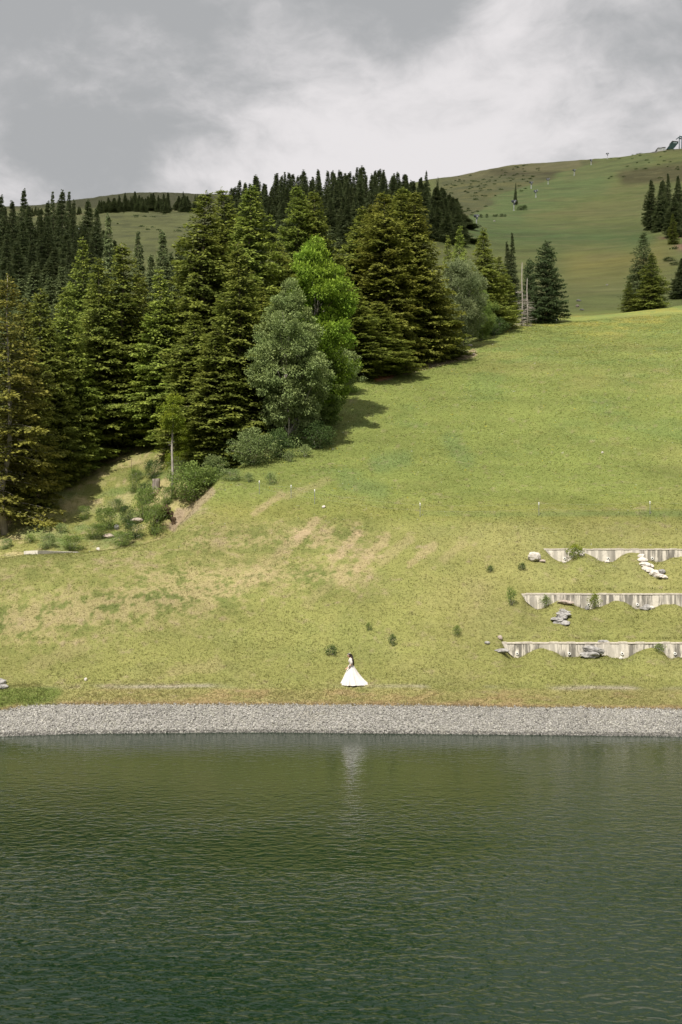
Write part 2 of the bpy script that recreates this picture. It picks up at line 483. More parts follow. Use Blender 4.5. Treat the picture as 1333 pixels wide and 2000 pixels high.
    setm(far * seg_mask(PXf, PYf, 880, 455, 1250, 470, 34) * 0.9, (0.09, 0.15, 0.045))
    setm(far * np.maximum(seg_mask(PXf, PYf, 960, 410, 1160, 345, 50), seg_mask(PXf, PYf, 930, 430, 1010, 420, 30)) * 1.6, (0.125, 0.175, 0.055))
    setm(far * seg_mask(PXf, PYf, 1120, 340, 1260, 310, 22) * 1.6, (0.135, 0.17, 0.055))
    lhe = far * sstep(0, 8, np.interp(PXf, [850, 900, 960, 1010, 1050, 1120, 1200], [470, 445, 398, 378, 362, 330, 300]) - PYf) * sstep(840, 870, PX)
    setm(lhe * 0.9, (0.100, 0.108, 0.045))
    setm(lhe * sstep(-0.1, 0.3, fbm(X, Y, 22, 4, 160)) * 0.8, (0.150, 0.150, 0.050))
    setm(lhe * seg_mask(PX, PYf, 890, 348, 1130, 318, 9), (0.16, 0.15, 0.07))
    setm(lhe * seg_mask(PXf, PYf, 960, 338, 1130, 340, 10), (0.075, 0.070, 0.03))
    setm(far * seg_mask(PXf, PYf, 1225, 344, 1400, 328, 22) * 1.7, (0.085, 0.082, 0.030))
    setm(far * seg_mask(PXf, PYf, 1150, 415, 1320, 395, 25) * 0.4, (0.16, 0.155, 0.06))
    er = far * seg_mask(PX, PY, 1285, 440, 1333, 470, 24) * sstep(-0.15, 0.25, fbm(X, Y, 7, 4, 170))
    setm(er * 2.2, (0.26, 0.155, 0.10))
    st = far * sstep(0.15, 0.5, fbm(X * 0.30, Y, 8, 4, 180)) * 0.45
    setm(far * sstep(0.1, 0.5, fbm(X * 0.4, Y, 4, 3, 183)) * 0.35, (0.20, 0.185, 0.075))
    setm(st, (0.075, 0.085, 0.03))
    # distant hills to the left
    ld = sstep(300, 420, Y) * sstep(480, 430, PX)
    setm(ld, (0.145, 0.160, 0.055))
    setm(ld * sstep(0.1, 0.5, fbm(X, Y, 20, 4, 190)) * 0.6, (0.10, 0.11, 0.04))
    setm(ld * sstep(0.0, 0.4, fbm(X * 0.4, Y, 45, 3, 195)) * 0.5, (0.20, 0.175, 0.07))
    setm(ld * sstep(0.05, 0.3, fbm(X, Y, 9, 3, 197)) * 0.6, (0.075, 0.085, 0.035))
    setm(ld * sstep(412, 402, PY) * 0.9, (0.060, 0.064, 0.028))
    # gravel shore and lake bed
    setm(sstep(-1.0, 1.0, PY - ge + 1.2 * Sx), (0.27, 0.262, 0.245))
    setm(Y < 58, (0.05, 0.07, 0.05))
    g_ = c.mean(-1, keepdims=True)
    return np.clip(c * 0.93 + g_ * 0.07, 0.01, 0.9)


CG = ground_color(XG, YG, ZG)


def mat_new(name):
    m = bpy.data.materials.new(name)
    m.use_nodes = True
    return m, NT(m.node_tree)


def out(nt, sh):
    o = nt.n('ShaderNodeOutputMaterial')
    nt.link(sh, o.inputs[0])


def ground_material():
    m, t = mat_new('meadow')
    geo = t.n('ShaderNodeNewGeometry')
    P = geo.outputs['Position']
    col = t.n('ShaderNodeVertexColor', layer_name='Col').outputs[0]
    n4 = t.noise(t.mapping(P, (0.6, 1, 1)), 0.16, 7, 0.68)
    n1 = t.noise(P, 14, 3, 0.7); n2 = t.noise(P, 3.0, 4, 0.65); n3 = t.noise(P, 0.5, 3, 0.6)
    hsv = t.n('ShaderNodeHueSaturation', inp={'Color': col, 'Hue': 0.5,
              'Value': t.math('ADD', t.ramp(n1, 0.3, 0.7, 0.74, 1.20), t.math('MULTIPLY_ADD', n4, 1.15, -0.55))})
    c2 = t.mix(t.ramp(n2, 0.50, 0.72, 0, 0.22), hsv.outputs[0], (0.09, 0.12, 0.03))
    c2 = t.mix(t.ramp(n3, 0.55, 0.75, 0, 0.12), c2, (0.30, 0.25, 0.11))
    bh = t.math('MULTIPLY_ADD', n2, 2.0, n1)
    bp = t.n('ShaderNodeBump', inp={'Height': bh, 'Strength': 0.55, 'Distance': 0.09})
    b = t.n('ShaderNodeBsdfPrincipled', inp={'Base Color': c2, 'Roughness': 0.9, 'Normal': bp.outputs[0], 'Specular IOR Level': 0.15})
    out(t, b.outputs[0])
    return m


GROUND = ground_material()
nr, nc = ZG.shape
idx = np.arange(nr * nc).reshape(nr, nc)
quads = np.stack([idx[:-1, :-1], idx[:-1, 1:], idx[1:, 1:], idx[1:, :-1]], -1).reshape(-1, 4)
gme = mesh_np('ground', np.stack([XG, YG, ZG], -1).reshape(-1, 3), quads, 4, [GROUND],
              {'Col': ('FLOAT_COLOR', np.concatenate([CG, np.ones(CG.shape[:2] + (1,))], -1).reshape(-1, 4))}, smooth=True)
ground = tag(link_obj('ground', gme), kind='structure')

# the rest of the world: lake bed, the bank the camera stands over, country behind
MBs = MB()
ring = [(-1700, 2600), (-1700, -1500), (1700, -1500), (1700, 2600)]


def sheet_bank():
    m, t = mat_new('near_bank_grass')
    P = t.n('ShaderNodeNewGeometry').outputs['Position']
    c = t.mix(t.noise(P, 0.8, 6, 0.65), (0.07, 0.09, 0.025), (0.14, 0.15, 0.04))
    out(t, t.n('ShaderNodeBsdfPrincipled', inp={'Base Color': c, 'Roughness': 0.95}).outputs[0])
    return m


bx = np.linspace(-900, 900, 120); by = np.linspace(-900, 20, 90)
BX, BY = np.meshgrid(bx, by)
sd = -(BY + 2) + 0.0 * BX
BZ = np.where(sd < 0, -5.0, np.minimum(sd * 0.45, 9.0)) + sstep(60, 700, sd) * -60 + sstep(10, 50, sd) * 1.2 * fbm(BX, BY, 60, 4, 7)
BZ = np.where(BY > -2, -5 + (BY * -0.02), BZ)
bi = np.arange(BX.size).reshape(BX.shape)
bq = np.stack([bi[:-1, :-1], bi[:-1, 1:], bi[1:, 1:], bi[1:, :-1]], -1).reshape(-1, 4)
tag(link_obj('near_bank', mesh_np('near_bank', np.stack([BX, BY, BZ], -1).reshape(-1, 3), bq, 4, [sheet_bank()], smooth=True)), kind='structure')


# ------------------------------------------------------------------ water
def water_material():
    m, t = mat_new('lake_water')
    P = t.n('ShaderNodeNewGeometry').outputs['Position']
    v1 = t.mapping(P, (1.0, 1.5, 1), (0, 0, 0.22))
    v2 = t.mapping(P, (1.0, 1.3, 1), (0, 0, -0.35))
    wv = t.noise(v1, 2.0, 1.6, 0.5, 0.7)
    w2 = t.noise(v2, 4.6, 1.5, 0.5, 0.6)
    w3 = t.noise(t.mapping(P, (1, 1.2, 1), (0, 0, 0.8)), 11, 2, 0.5, 0.2)
    patch = t.ramp(t.noise(t.mapping(P, (0.5, 1, 1)), 0.11, 3, 0.6), 0.34, 0.66, 0.55, 1.15)
    h = t.math('MULTIPLY', wv, 0.085)
    h = t.math('MULTIPLY_ADD', w2, 0.034, h)
    h = t.math('MULTIPLY_ADD', w3, 0.010, h)
    yy = t.n('ShaderNodeSeparateXYZ', inp={0: P}).outputs[1]
    h = t.math('MULTIPLY', t.math('MULTIPLY', h, patch), t.ramp(yy, 62, 24, 0.14, 0.78))
    bp = t.n('ShaderNodeBump', inp={'Height': h, 'Strength': 1.0, 'Distance': 1.0})
    body = t.mix(t.noise(P, 0.05, 2), (0.0032, 0.0135, 0.0056), (0.0044, 0.0170, 0.0066))
    b = t.n('ShaderNodeBsdfPrincipled', inp={'Base Color': body, 'Roughness': 0.03, 'IOR': 1.333, 'Normal': bp.outputs[0], 'Specular IOR Level': 0.36, 'Specular Tint': (0.72, 1.0, 0.84, 1)})
    out(t, b.outputs[0])
    return m


wx = np.linspace(-400, 400, 200); wyy = np.concatenate([np.linspace(-2, 20, 12), np.linspace(21, 90, 80)])
WXg, WYg = np.meshgrid(wx, wyy)
wi_ = np.arange(WXg.size).reshape(WXg.shape)
wq = np.stack([wi_[:-1, :-1], wi_[:-1, 1:], wi_[1:, 1:], wi_[1:, :-1]], -1).reshape(-1, 4)
WATER = water_material()
tag(link_obj('water', mesh_np('water', np.stack([WXg, WYg, np.zeros_like(WXg)], -1).reshape(-1, 3), wq, 4, [WATER], smooth=True)), kind='structure')


# ------------------------------------------------------------------ simple materials
def simple(name, c1, c2=None, scale=3.0, rough=0.85, bump=0.0, spec=0.3, metallic=0.0, stretch=(1, 1, 1), detail=5, objc=True):
    m, t = mat_new(name)
    P = t.n('ShaderNodeTexCoord').outputs['Object'] if objc else t.n('ShaderNodeNewGeometry').outputs['Position']
    n = t.noise(t.mapping(P, stretch), scale, detail, 0.6)
    c = t.mix(t.ramp(n, 0.3, 0.7), c1, c2 or c1)
    kw = {'Base Color': c, 'Roughness': rough, 'Specular IOR Level': spec, 'Metallic': metallic}
    if bump:
        kw['Normal'] = t.n('ShaderNodeBump', inp={'Height': n, 'Strength': bump, 'Distance': 0.05}).outputs[0]
    out(t, t.n('ShaderNodeBsdfPrincipled', inp=kw).outputs[0])
    return m


def foliage(name, inner, tip, trans=0.33, var=0.25):
    """needles or leaves: dark inside and pale tips, fresh shoots plus painted shade and light, a little difference from tree to tree"""
    m, t = mat_new(name)
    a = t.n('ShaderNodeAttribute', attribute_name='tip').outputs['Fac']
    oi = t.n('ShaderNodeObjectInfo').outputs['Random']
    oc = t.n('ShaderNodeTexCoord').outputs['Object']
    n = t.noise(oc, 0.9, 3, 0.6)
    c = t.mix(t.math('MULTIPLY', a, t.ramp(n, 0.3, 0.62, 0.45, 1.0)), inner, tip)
    v = t.math('MULTIPLY_ADD', oi, var, 1 - var / 2)
    h = t.math('MULTIPLY_ADD', t.noise(oc, 0.35, 2), 0.05, 0.475)
    hs = t.n('ShaderNodeHueSaturation', inp={'Color': c, 'Value': v, 'Hue': h}).outputs[0]
    d = t.n('ShaderNodeBsdfPrincipled', inp={'Base Color': hs, 'Roughness': 0.7, 'Specular IOR Level': 0.15})
    tr = t.n('ShaderNodeBsdfTranslucent', inp={'Color': hs})
    mx = t.n('ShaderNodeMixShader', inp={0: trans, 1: d.outputs[0], 2: tr.outputs[0]})
    out(t, mx.outputs[0])
    return m


BARK = simple('spruce_bark', (0.10, 0.08, 0.06), (0.20, 0.17, 0.14), 4, 0.95, 0.5, 0.1, stretch=(1, 1, 0.3))
BARKG = simple('grey_bark', (0.20, 0.18, 0.155), (0.40, 0.37, 0.33), 5, 0.95, 0.5, 0.1, stretch=(1, 1, 0.3))
FOL = {
    'green': foliage('spruce_needles_green', (0.055, 0.080, 0.020), (0.245, 0.285, 0.055)),
    'olive': foliage('spruce_needles_olive', (0.056, 0.078, 0.020), (0.255, 0.295, 0.055)),
    'bronze': foliage('spruce_needles_bronze', (0.056, 0.074, 0.019), (0.265, 0.280, 0.052)),
    'bright': foliage('spruce_needles_bright', (0.068, 0.105, 0.024), (0.300, 0.370, 0.070)),
    'dark': foliage('spruce_needles_dark', (0.066, 0.098, 0.046), (0.215, 0.260, 0.110)),
    'blue': foliage('larch_needles', (0.038, 0.064, 0.026), (0.085, 0.125, 0.048)),
    'brown': foliage('spruce_needles_thinning', (0.080, 0.090, 0.024), (0.250, 0.240, 0.048)),
    'maple': foliage('maple_leaves', (0.110, 0.190, 0.022), (0.300, 0.430, 0.050), 0.35),
    'silver': foliage('whitebeam_leaves', (0.140, 0.190, 0.070), (0.350, 0.435, 0.165), 0.3),
    'willow': foliage('willow_leaves', (0.130, 0.170, 0.075), (0.280, 0.325, 0.160), 0.3),
    'shrub': foliage('shrub_leaves', (0.095, 0.150, 0.038), (0.250, 0.330, 0.085), 0.3),
    'hazel': foliage('hazel_leaves', (0.120, 0.175, 0.058), (0.300, 0.370, 0.145), 0.3),
    'darkshrub': foliage('dark_shrub_leaves', (0.045, 0.080, 0.026), (0.105, 0.160, 0.045), 0.2),
    'lime': foliage('lime_leaves', (0.100, 0.150, 0.016), (0.250, 0.300, 0.030), 0.35),
}


# ------------------------------------------------------------------ conifers
def leaf_quads(P, Dv, Nv, L, Wd, tipv):
    """diamond leaves: P (k,3) roots, Dv directions, Nv normals"""
    Sd = np.cross(Dv, Nv); Sd /= np.linalg.norm(Sd, axis=1, keepdims=True) + 1e-9
    L = L[:, None]; Wd = Wd[:, None]
    A = P; B = P + Dv * L * 0.45 + Sd * Wd; C = P + Dv * L; E = P + Dv * L * 0.45 - Sd * Wd
    V = np.stack([A, B, C, E], 1).reshape(-1, 3)
    q = np.arange(len(P) * 4).reshape(-1, 4)
    return V, q, np.repeat(tipv, 4)


def nrm(a): return a / (np.linalg.norm(a, axis=-1, keepdims=True) + 1e-9)


def spruce_proto(H, R, seed, whorl=0.42, per=7, droop=0.42, clear=0.03, dens=1.0, needle=0.26, sparse=0.0, shape=0.85, lean=0.0, twin=False, ragged=0.22, wood=True, trad=0.014):
    """returns (crown mesh arrays, trunk MB)"""
    r = np.random.default_rng(seed)
    Vs, tips = [], []
    tr = MB()
    stems = [(0, 0, 1.0)] if not twin else [(0, 0, 1.0), (R * 0.35, R * 0.1, 0.9)]
    for (sx, sy, sh) in stems:
        hh = H * sh
        bend = [(sx + lean * (k / 6) ** 2 + 0.12 * r.normal() * (k > 0), sy + 0.12 * r.normal() * (k > 0), hh * k / 6) for k in range(7)]
        tr.tube(bend, [trad * H * (1 - k / 6.1) ** 1.25 + 0.006 for k in range(7)], 8)
        bz = np.array([b[2] for b in bend]); bxx = np.array([b[0] for b in bend]); byy = np.array([b[1] for b in bend])
        z = hh * clear
        lob = [(r.uniform(0, 2 * math.pi), r.uniform(0.12, 0.38) * r.choice((-1, 1, 1)), r.uniform(0.05, 0.92)) for _ in range(16)]
        while z < hh * 0.985:
            t = z / hh
            prof = (1 - t) ** shape * min(1.0, 0.55 + t * 3.0)
            nb = max(5, int(per * (0.55 + 0.6 * (1 - t)) + r.uniform(-1, 1)))
            a0 = r.uniform(0, 2 * math.pi)
            for k in range(nb):
                if r.random() < sparse: continue
                a = a0 + 2 * math.pi * k / nb + r.normal() * 0.18
                g = 1 + sum(am * max(-.3, math.cos(a - la)) * math.exp(-((t - lt) / 0.06) ** 2) for la, am, lt in lob)
                Lb = R * prof * g * (1 - ragged * r.random() ** 1.5 * 1.6) + 0.12
                if Lb < 0.12: continue
                zz = z + r.normal() * whorl * 0.6
                up = 0.55 * t ** 1.2 - 0.02
                dr = droop * (1.05 - 0.6 * t) * r.uniform(0.7, 1.3)
                ca, sa = math.cos(a), math.sin(a)
                ox, oy = np.interp(zz, bz, bxx), np.interp(zz, bz, byy)
                n = max(4, int(Lb / 0.18 * dens))
                s = (np.arange(n) + r.random(n) * 0.6 + 0.3) / n
                s = s[s <= 1.0]; n = len(s)
                if n == 0: continue

                def path(s): return np.stack([ox + ca * Lb * s, oy + sa * Lb * s, zz + Lb * (up * s - dr * s ** 1.6 + 0.30 * dr * s ** 4)], -1)
                if wood and Lb > 1.0 and (t < 0.8):
                    pp = path(np.array([0, .4, .8])); tr.tube([tuple(q) for q in pp], [0.012 + 0.012 * Lb, 0.016 + .004 * Lb, 0.008], 3, cap=False)
                nsc = min(1.0, 0.55 + 0.35 * Lb)
                pm = path(s); dvec = nrm(path(s + 0.03) - pm)
                side = np.array([-sa, ca, 0.0])
                # side shoots
                for sg in (-1, 1):
                    l2 = (0.42 * Lb * (1 - s) + 0.28 + 0.10 * Lb * (s < 0.6)) * r.uniform(0.65, 1.2, n)
                    l2 = np.minimum(np.minimum(l2, 1.25), 0.10 + 0.42 * Lb)
                    ncl = max(2, int(round(float(np.mean(l2)) / 0.20 * dens)))
                    for q in range(ncl):
                        f = (q + r.random(n) * 0.8 + 0.1) / ncl
                        d2 = nrm(dvec * 0.75 + side * sg * 0.85 + np.array([0, 0, -0.30 * droop / 0.4]) + r.normal(0, 0.12, (n, 3)))
                        P = pm + d2 * (l2 * f)[:, None] - np.array([0, 0, 1]) * (0.22 * l2 * f ** 2)[:, None]
                        nd = nrm(d2 * 0.9 + np.array([0, 0, -0.15]) + r.normal(0, 0.42, (n, 3)))
                        nv = nrm(np.array([ca * 0.35, sa * 0.35, 0.9]) + r.normal(0, 0.50, (n, 3)))
                        tp = np.clip(0.30 + 0.85 * np.maximum(f, s ** 1.3) - 0.30 * r.random(n), 0, 1) * np.clip((s * 2.2), 0.15, 1)  # darker toward the trunk, paler outward: new shoots and painted crown shade
                        Vs.append((P, nd, nv, nsc * needle * r.uniform(0.75, 1.35, n), nsc * needle * 0.33 * r.uniform(0.7, 1.3, n), tp))
                # leader needles along the branch
                nd = nrm(dvec + r.normal(0, 0.35, (n, 3)))
                nv = nrm(np.array([0, 0, 1.0]) + r.normal(0, 0.5, (n, 3)))
                Vs.append((pm, nd, nv, nsc * needle * r.uniform(0.9, 1.4, n), nsc * needle * 0.28 * np.ones(n), np.clip(s * 1.2, 0, 1)))
            z += whorl * (1.0 - 0.45 * t) * r.uniform(0.8, 1.2)
        # top leader
        k = 26
        zt = hh * (0.94 + 0.065 * r.random(k))
        aa = r.uniform(0, 2 * math.pi, k)
        P = np.stack([np.interp(zt, bz, bxx), np.interp(zt, bz, byy), zt], -1)
        nd = nrm(np.stack([np.cos(aa) * .7, np.sin(aa) * .7, 0.7 + 0 * aa], -1))
        Vs.append((P, nd, nrm(r.normal(0, 1, (k, 3))), np.full(k, needle * 0.7), np.full(k, needle * 0.16), np.ones(k)))
    P, nd, nv, l, wd, tp = [np.concatenate([v[i] for v in Vs]) for i in range(6)]
    return leaf_quads(P, nd, nv, l, wd, tp), tr


def broad_proto(H, R, seed, trunk=0.15, nclump=170, leaves=130, leaf=0.17, cz=0.58, tall=None, top_heavy=0.0, multi=1, clump=0.16, upright=0.0, taper=0.35, barkr=0.016, nlimb=40):
    r = np.random.default_rng(seed)
    tr = MB()
    rz = (H * (1 - trunk)) / 2; zc = H * trunk + rz
    C = []
    while len(C) < nclump:
        p = r.normal(0, 1, 3); p /= np.linalg.norm(p)
        rad = r.random() ** 0.32
        a = math.atan2(p[1], p[0])
        lump = 1 + 0.20 * math.sin(3 * a + seed + 2.2 * p[2] * 2) + 0.14 * math.sin(5 * a - seed * 1.7 + 5 * p[2]) + 0.1 * math.sin(9 * p[2] + seed)
        q = p * rad * np.array([R * lump, R * lump, rz * (1 + 0.06 * r.normal())])
        # narrower at the top
        tt = q[2] / rz
        q[:2] *= (1 - taper * max(0, tt) ** 1.3) * (1 - 0.25 * max(0, -tt) ** 2)
        C.append(q + np.array([0, 0, zc]))
    C = np.array(C)
    stems = []
    for k in range(multi):
        a = r.uniform(0, 6.28); off = 0 if multi == 1 else R * 0.14
        b0 = Vector((math.cos(a) * off, math.sin(a) * off, 0))
        top = Vector((math.cos(a) * off * 3 + r.normal() * R * .06, math.sin(a) * off * 3 + r.normal() * R * .06, H * 0.8))
        pts = [b0.lerp(top, q / 5) + Vector((r.normal(), r.normal(), 0)) * R * 0.03 * (q > 0) for q in range(6)]
        tr.tube(pts, [barkr * H * (1 - 0.8 * q / 5) / (1 if multi == 1 else 1.6) for q in range(6)], 8)
        stems.append(pts)
    for c in C[:nlimb]:
        pts = stems[r.integers(0, multi)]
        zz = max(0.1, min(0.95, (c[2] / H - 0.25)))
        i = min(4, int(zz / 0.8 * 5)); st = pts[i].lerp(pts[i + 1], 0.5)
        cc = Vector(c)
        mid = st.lerp(cc, 0.5) + Vector((0, 0, 0.08 * (cc - st).length))
        tr.tube([st, mid, cc], [barkr * H * 0.32, barkr * H * 0.18, 0.012], 4, cap=False)
    k = leaves
    P = []
    sz = clump * R * 2 * r.uniform(0.6, 1.25, nclump)
    g = r.normal(0, 1, (nclump, k, 3)); g /= np.linalg.norm(g, axis=2, keepdims=True)
    rr = r.random((nclump, k, 1)) ** 0.4
    loc = g * rr * sz[:, None, None] * np.array([1, 1, 0.55 + 0.6 * upright])
    P = (C[:, None, :] + loc).reshape(-1, 3)
    gout = nrm(C - np.array([0, 0, zc * 0.9]))[:, None, :] * np.ones((1, k, 1))
    nd = nrm(g + 0.6 * gout + r.normal(0, 0.5, g.shape) + np.array([0, 0, upright]) - np.array([0, 0, 0.15])).reshape(-1, 3)
    nv = nrm(g * 0.8 + gout * 0.5 + np.array([0, 0, 0.9]) + r.normal(0, 0.45, g.shape)).reshape(-1, 3)
    n = len(P)
    tp = np.clip(rr.reshape(-1) * 0.8 + 0.35 * (g[..., 2].reshape(-1)) + 0.1 * r.normal(size=n), 0, 1)  # outer and upper leaves of each clump paler: light painted into the crown
    ok = P[:, 2] > 0.02
    return leaf_quads(P[ok], nd[ok], nv[ok], leaf * r.uniform(0.7, 1.3, n)[ok], leaf * 0.36 * r.uniform(0.8, 1.2, n)[ok], tp[ok]), tr


PROTO = {}


def reg(name, res, H, fol, bark=BARK):
    (V, q, tp), tr = res
    me = mesh_np('crown', V, q, 4, [FOL[fol]], {'tip': ('FLOAT', tp)})
    tm = bpy.data.meshes.new('trunk')
    tm.from_pydata(tr.v, [], tr.f); tm.materials.append(bark); tm.update()
    for p in tm.polygons: p.use_smooth = True
    PROTO[name] = (me, tm, H)


reg('spA', spruce_proto(22, 3.6, 1, twin=False), 22, 'green')
reg('spB', spruce_proto(22, 3.2, 2, shape=0.85, droop=0.5), 22, 'green')
reg('spC', spruce_proto(22, 4.0, 3, shape=0.9, ragged=0.3, lean=0.3), 22, 'green')
reg('spD', spruce_proto(24, 4.4, 4, shape=0.85, per=8, ragged=0.3, droop=0.55), 24, 'olive')
reg('spE', spruce_proto(24, 4.2, 5, shape=0.8, per=8, ragged=0.3), 24, 'olive')
reg('spS', spruce_proto(20, 3.0, 6, shape=0.7, per=6, sparse=0.28, clear=0.10, needle=0.24, ragged=0.35, droop=0.5, trad=0.010), 20, 'brown', BARKG)
reg('spY', spruce_proto(12, 2.9, 7, shape=0.95, whorl=0.34, droop=0.25, clear=0.01, needle=0.22), 12, 'green')
reg('spF', spruce_proto(20, 3.6, 8, whorl=0.42, per=7, dens=0.8, needle=0.36, shape=1.1, wood=False, ragged=.15), 20, 'dark')
reg('spG', spruce_proto(20, 3.2, 9, whorl=0.42, per=7, dens=0.8, needle=0.36, shape=1.0, wood=False, ragged=0.2), 20, 'dark')
reg('spH', spruce_proto(20, 3.4, 10, whorl=0.42, per=6, dens=0.8, needle=0.34, shape=1.2, wood=False, ragged=0.2, twin=True), 20, 'dark')
reg('larch', spruce_proto(13, 3.9, 12, shape=0.62, whorl=0.36, per=7, droop=0.12, clear=0.02, needle=0.24, ragged=0.35), 13, 'blue')
reg('maple', broad_proto(15, 3.8, 21, trunk=0.02, nclump=260, leaves=170, leaf=0.24, clump=0.12), 15, 'maple', BARKG)
reg('white', broad_proto(15, 3.9, 22, trunk=0.0, nclump=420, leaves=170, leaf=0.20, clump=0.10, multi=3, barkr=.010, taper=.62), 15, 'silver', BARKG)
reg('willow', broad_proto(11, 3.4, 23, trunk=0.01, nclump=340, leaves=150, leaf=0.17, clump=0.10, multi=4, upright=0.5, barkr=.010), 11, 'willow', BARKG)
reg('broadA', broad_proto(9, 2.8, 24, trunk=0.03, nclump=150, leaves=110, leaf=0.19, clump=0.15, multi=2), 9, 'shrub', BARKG)
reg('bushA', broad_proto(2.2, 1.35, 25, trunk=0.0, nclump=60, leaves=80, leaf=0.11, clump=0.18, multi=5, upright=0.4, nlimb=20), 2.2, 'hazel', BARKG)
reg('bushB', broad_proto(1.6, 1.1, 26, trunk=0.0, nclump=40, leaves=70, leaf=0.09, clump=0.2, multi=5, upright=0.3, nlimb=16), 1.6, 'shrub', BARKG)
reg('bushC', broad_proto(0.6, 0.34, 27, trunk=0.0, nclump=20, leaves=34, leaf=0.055, clump=0.26, multi=5, upright=0.8, nlimb=12), 0.6, 'shrub', BARKG)
reg('bushD', broad_proto(1.1, 0.36, 28, trunk=0.0, nclump=26, leaves=34, leaf=0.06, clump=0.26, multi=4, upright=0.9, nlimb=14), 1.1, 'shrub', BARKG)


def plant(name, proto, loc, h, wscale=1.0, fol=None, label='', cat='tree', group=None, rz=None, parts=('crown', 'trunk'), lean=(0, 0)):
    cm, tm, PH = PROTO[proto]
    s = h / PH
    e = empty(name, loc, label, cat, group, rz if rz is not None else random.uniform(0, 6.28))
    e.rotation_euler[0] = lean[0]; e.rotation_euler[1] = lean[1]
    e.scale = (s * wscale, s * wscale, s)
    c = link_obj(parts[0], cm, e)
    if fol:
        c.material_slots[0].link = 'OBJECT'
        c.material_slots[0].material = FOL[fol]
    link_obj(parts[1], tm, e)
    return e


def tree_px(name, proto, px, D, top, wpx=None, fol=None, label='', cat='spruce', group=None, **kw):
    p = at(px, D)
    h = zy(top, D) - p.z
    ws = 1.0
    if wpx:                                            # wanted full width of the crown in photo pixels
        cm, tm, PH = PROTO[proto]
        R0 = {'spA': 3.2, 'spB': 2.9, 'spC': 3.5, 'spD': 3.9, 'spE': 3.8, 'spS': 2.7, 'spY': 2.6, 'spF': 3.0, 'spG': 2.7, 'spH': 3.3, 'larch': 3.9, 'maple': 3.8, 'white': 4.0, 'willow': 3.7, 'broadA': 3.1}.get(proto, 3)
        ws = (wpx / 2 * D / F) / (R0 * h / PH)
        if proto in ('spA', 'spB', 'spC', 'spD', 'spE'): ws *= 1.14
    if not kw.get('lean'): kw['lean'] = (random.gauss(0, .012), random.gauss(0, .012))
    p.z -= 0.15
    return plant(name, proto, p, h + 0.15, ws, fol, label, cat, group, **kw)


T = tree_px
# ---- the wood's edge at the left
T('spruce_tree', 'spS', 10, 96.5, 536, 190, None, 'thinning brownish spruce with a bare grey trunk at the left edge of the photo', 'spruce')
T('spruce_tree', 'spB', 48, 101, 585, 130, 'bronze', 'olive brown thinning spruce just right of the bare grey trunk', 'spruce')
T('spruce_tree', 'spB', 86, 108, 566, 150, 'olive', 'narrow olive spruce standing second row behind the thinning trees', 'spruce')
T('spruce_tree', 'spC', 98, 107, 638, 125, 'green', 'low full green spruce in front at the left wood edge', 'spruce')
T('spruce_tree', 'spA', 138, 112, 560, 145, 'bright', 'broad fresh green spruce, third large one along the left wood edge', 'spruce')
T('spruce_tree', 'spC', 160, 128, 468, 120, 'bright', 'light green spruce with a rounded top rising in front of the dark wood', 'spruce')
T('spruce_tree', 'spA', 200, 117, 508, 150, 'green', 'tall green spruce with long sweeping boughs in the left group', 'spruce')
T('spruce_tree', 'spB', 237, 119, 478, 170, 'green', 'taller dark green spruce behind the sweeping boughs of the left group', 'spruce')
T('spruce_tree', 'spY', 180, 115, 720, 90, 'green', 'young low spruce at the foot of the left wood edge', 'spruce')
T('spruce_tree', 'spC', 248, 121, 640, 115, 'green', 'wide low spruce right above the dry gully slope', 'spruce')
T('spruce_tree', 'spA', 276, 124, 545, 130, 'bronze', 'brownish spruce between the left group and the tall middle trees', 'spruce')
T('spruce_tree', 'spB', 300, 123, 590, 115, 'green', 'spruce in shade left of the thin bare trunk', 'spruce')
T('spruce_tree', 'spA', 324, 116, 528, 135, 'bright', 'yellow green spruce left of the tallest middle spruces', 'spruce')
T('spruce_tree', 'spG', 217, 185, 421, 62, 'dark', 'slender dark spruce alone against the far meadow', 'spruce')
T('spruce_tree', 'spH', 270, 168, 455, 85, 'dark', 'left one of two dark spruces below the far meadow', 'spruce')
T('spruce_tree', 'spF', 326, 168, 452, 95, 'dark', 'right one of two dark spruces below the far meadow', 'spruce')
T('spruce_tree', 'spF', 296, 160, 500, 90, 'dark', 'lower dark spruce between two dark spruces', 'spruce')
T('spruce_tree', 'spE', 20, 122, 600, 140, 'dark', 'dark spruce deep behind the thinning tree at left', 'spruce')
# ---- tall middle trees
T('spruce_tree', 'spD', 400, 118, 376, 230, 'olive', 'tallest olive spruce of the middle group, leftmost of its three tops', 'spruce')
T('spruce_tree', 'spE', 444, 124, 371, 190, 'olive', 'tall olive spruce, middle of the three tops', 'spruce')
T('spruce_tree', 'spD', 487, 121, 364, 200, 'bright', 'tall bright topped spruce, rightmost of the three tops', 'spruce')
T('spruce_tree', 'spC', 378, 108, 610, 165, 'green', 'lower spruce in front of the tallest olive spruce', 'spruce')
T('spruce_tree', 'spA', 467, 105, 476, 175, 'green', 'full green spruce in front of the three tall tops', 'spruce')
T('spruce_tree', 'spB', 425, 103, 640, 140, 'green', 'short green spruce whose foot meets the hazel bushes', 'spruce')
T('spruce_tree', 'spE', 578, 134, 361, 160, 'bright', 'bright green spruce with a rounded twin top above the maple', 'spruce')
T('spruce_tree', 'spD', 616, 136, 374, 150, 'olive', 'olive spruce joined to the bright rounded one', 'spruce')
T('spruce_tree', 'spE', 540, 126, 470, 150, 'olive', 'dark olive spruce behind the silvery whitebeam', 'spruce')
T('spruce_tree', 'spA', 512, 112, 560, 130, 'olive', 'olive spruce in shade between green spruce and whitebeam', 'spruce')
T('maple_tree', 'maple', 616, 108, 470, 150, None, 'vivid light green maple among the dark spruces', 'maple')
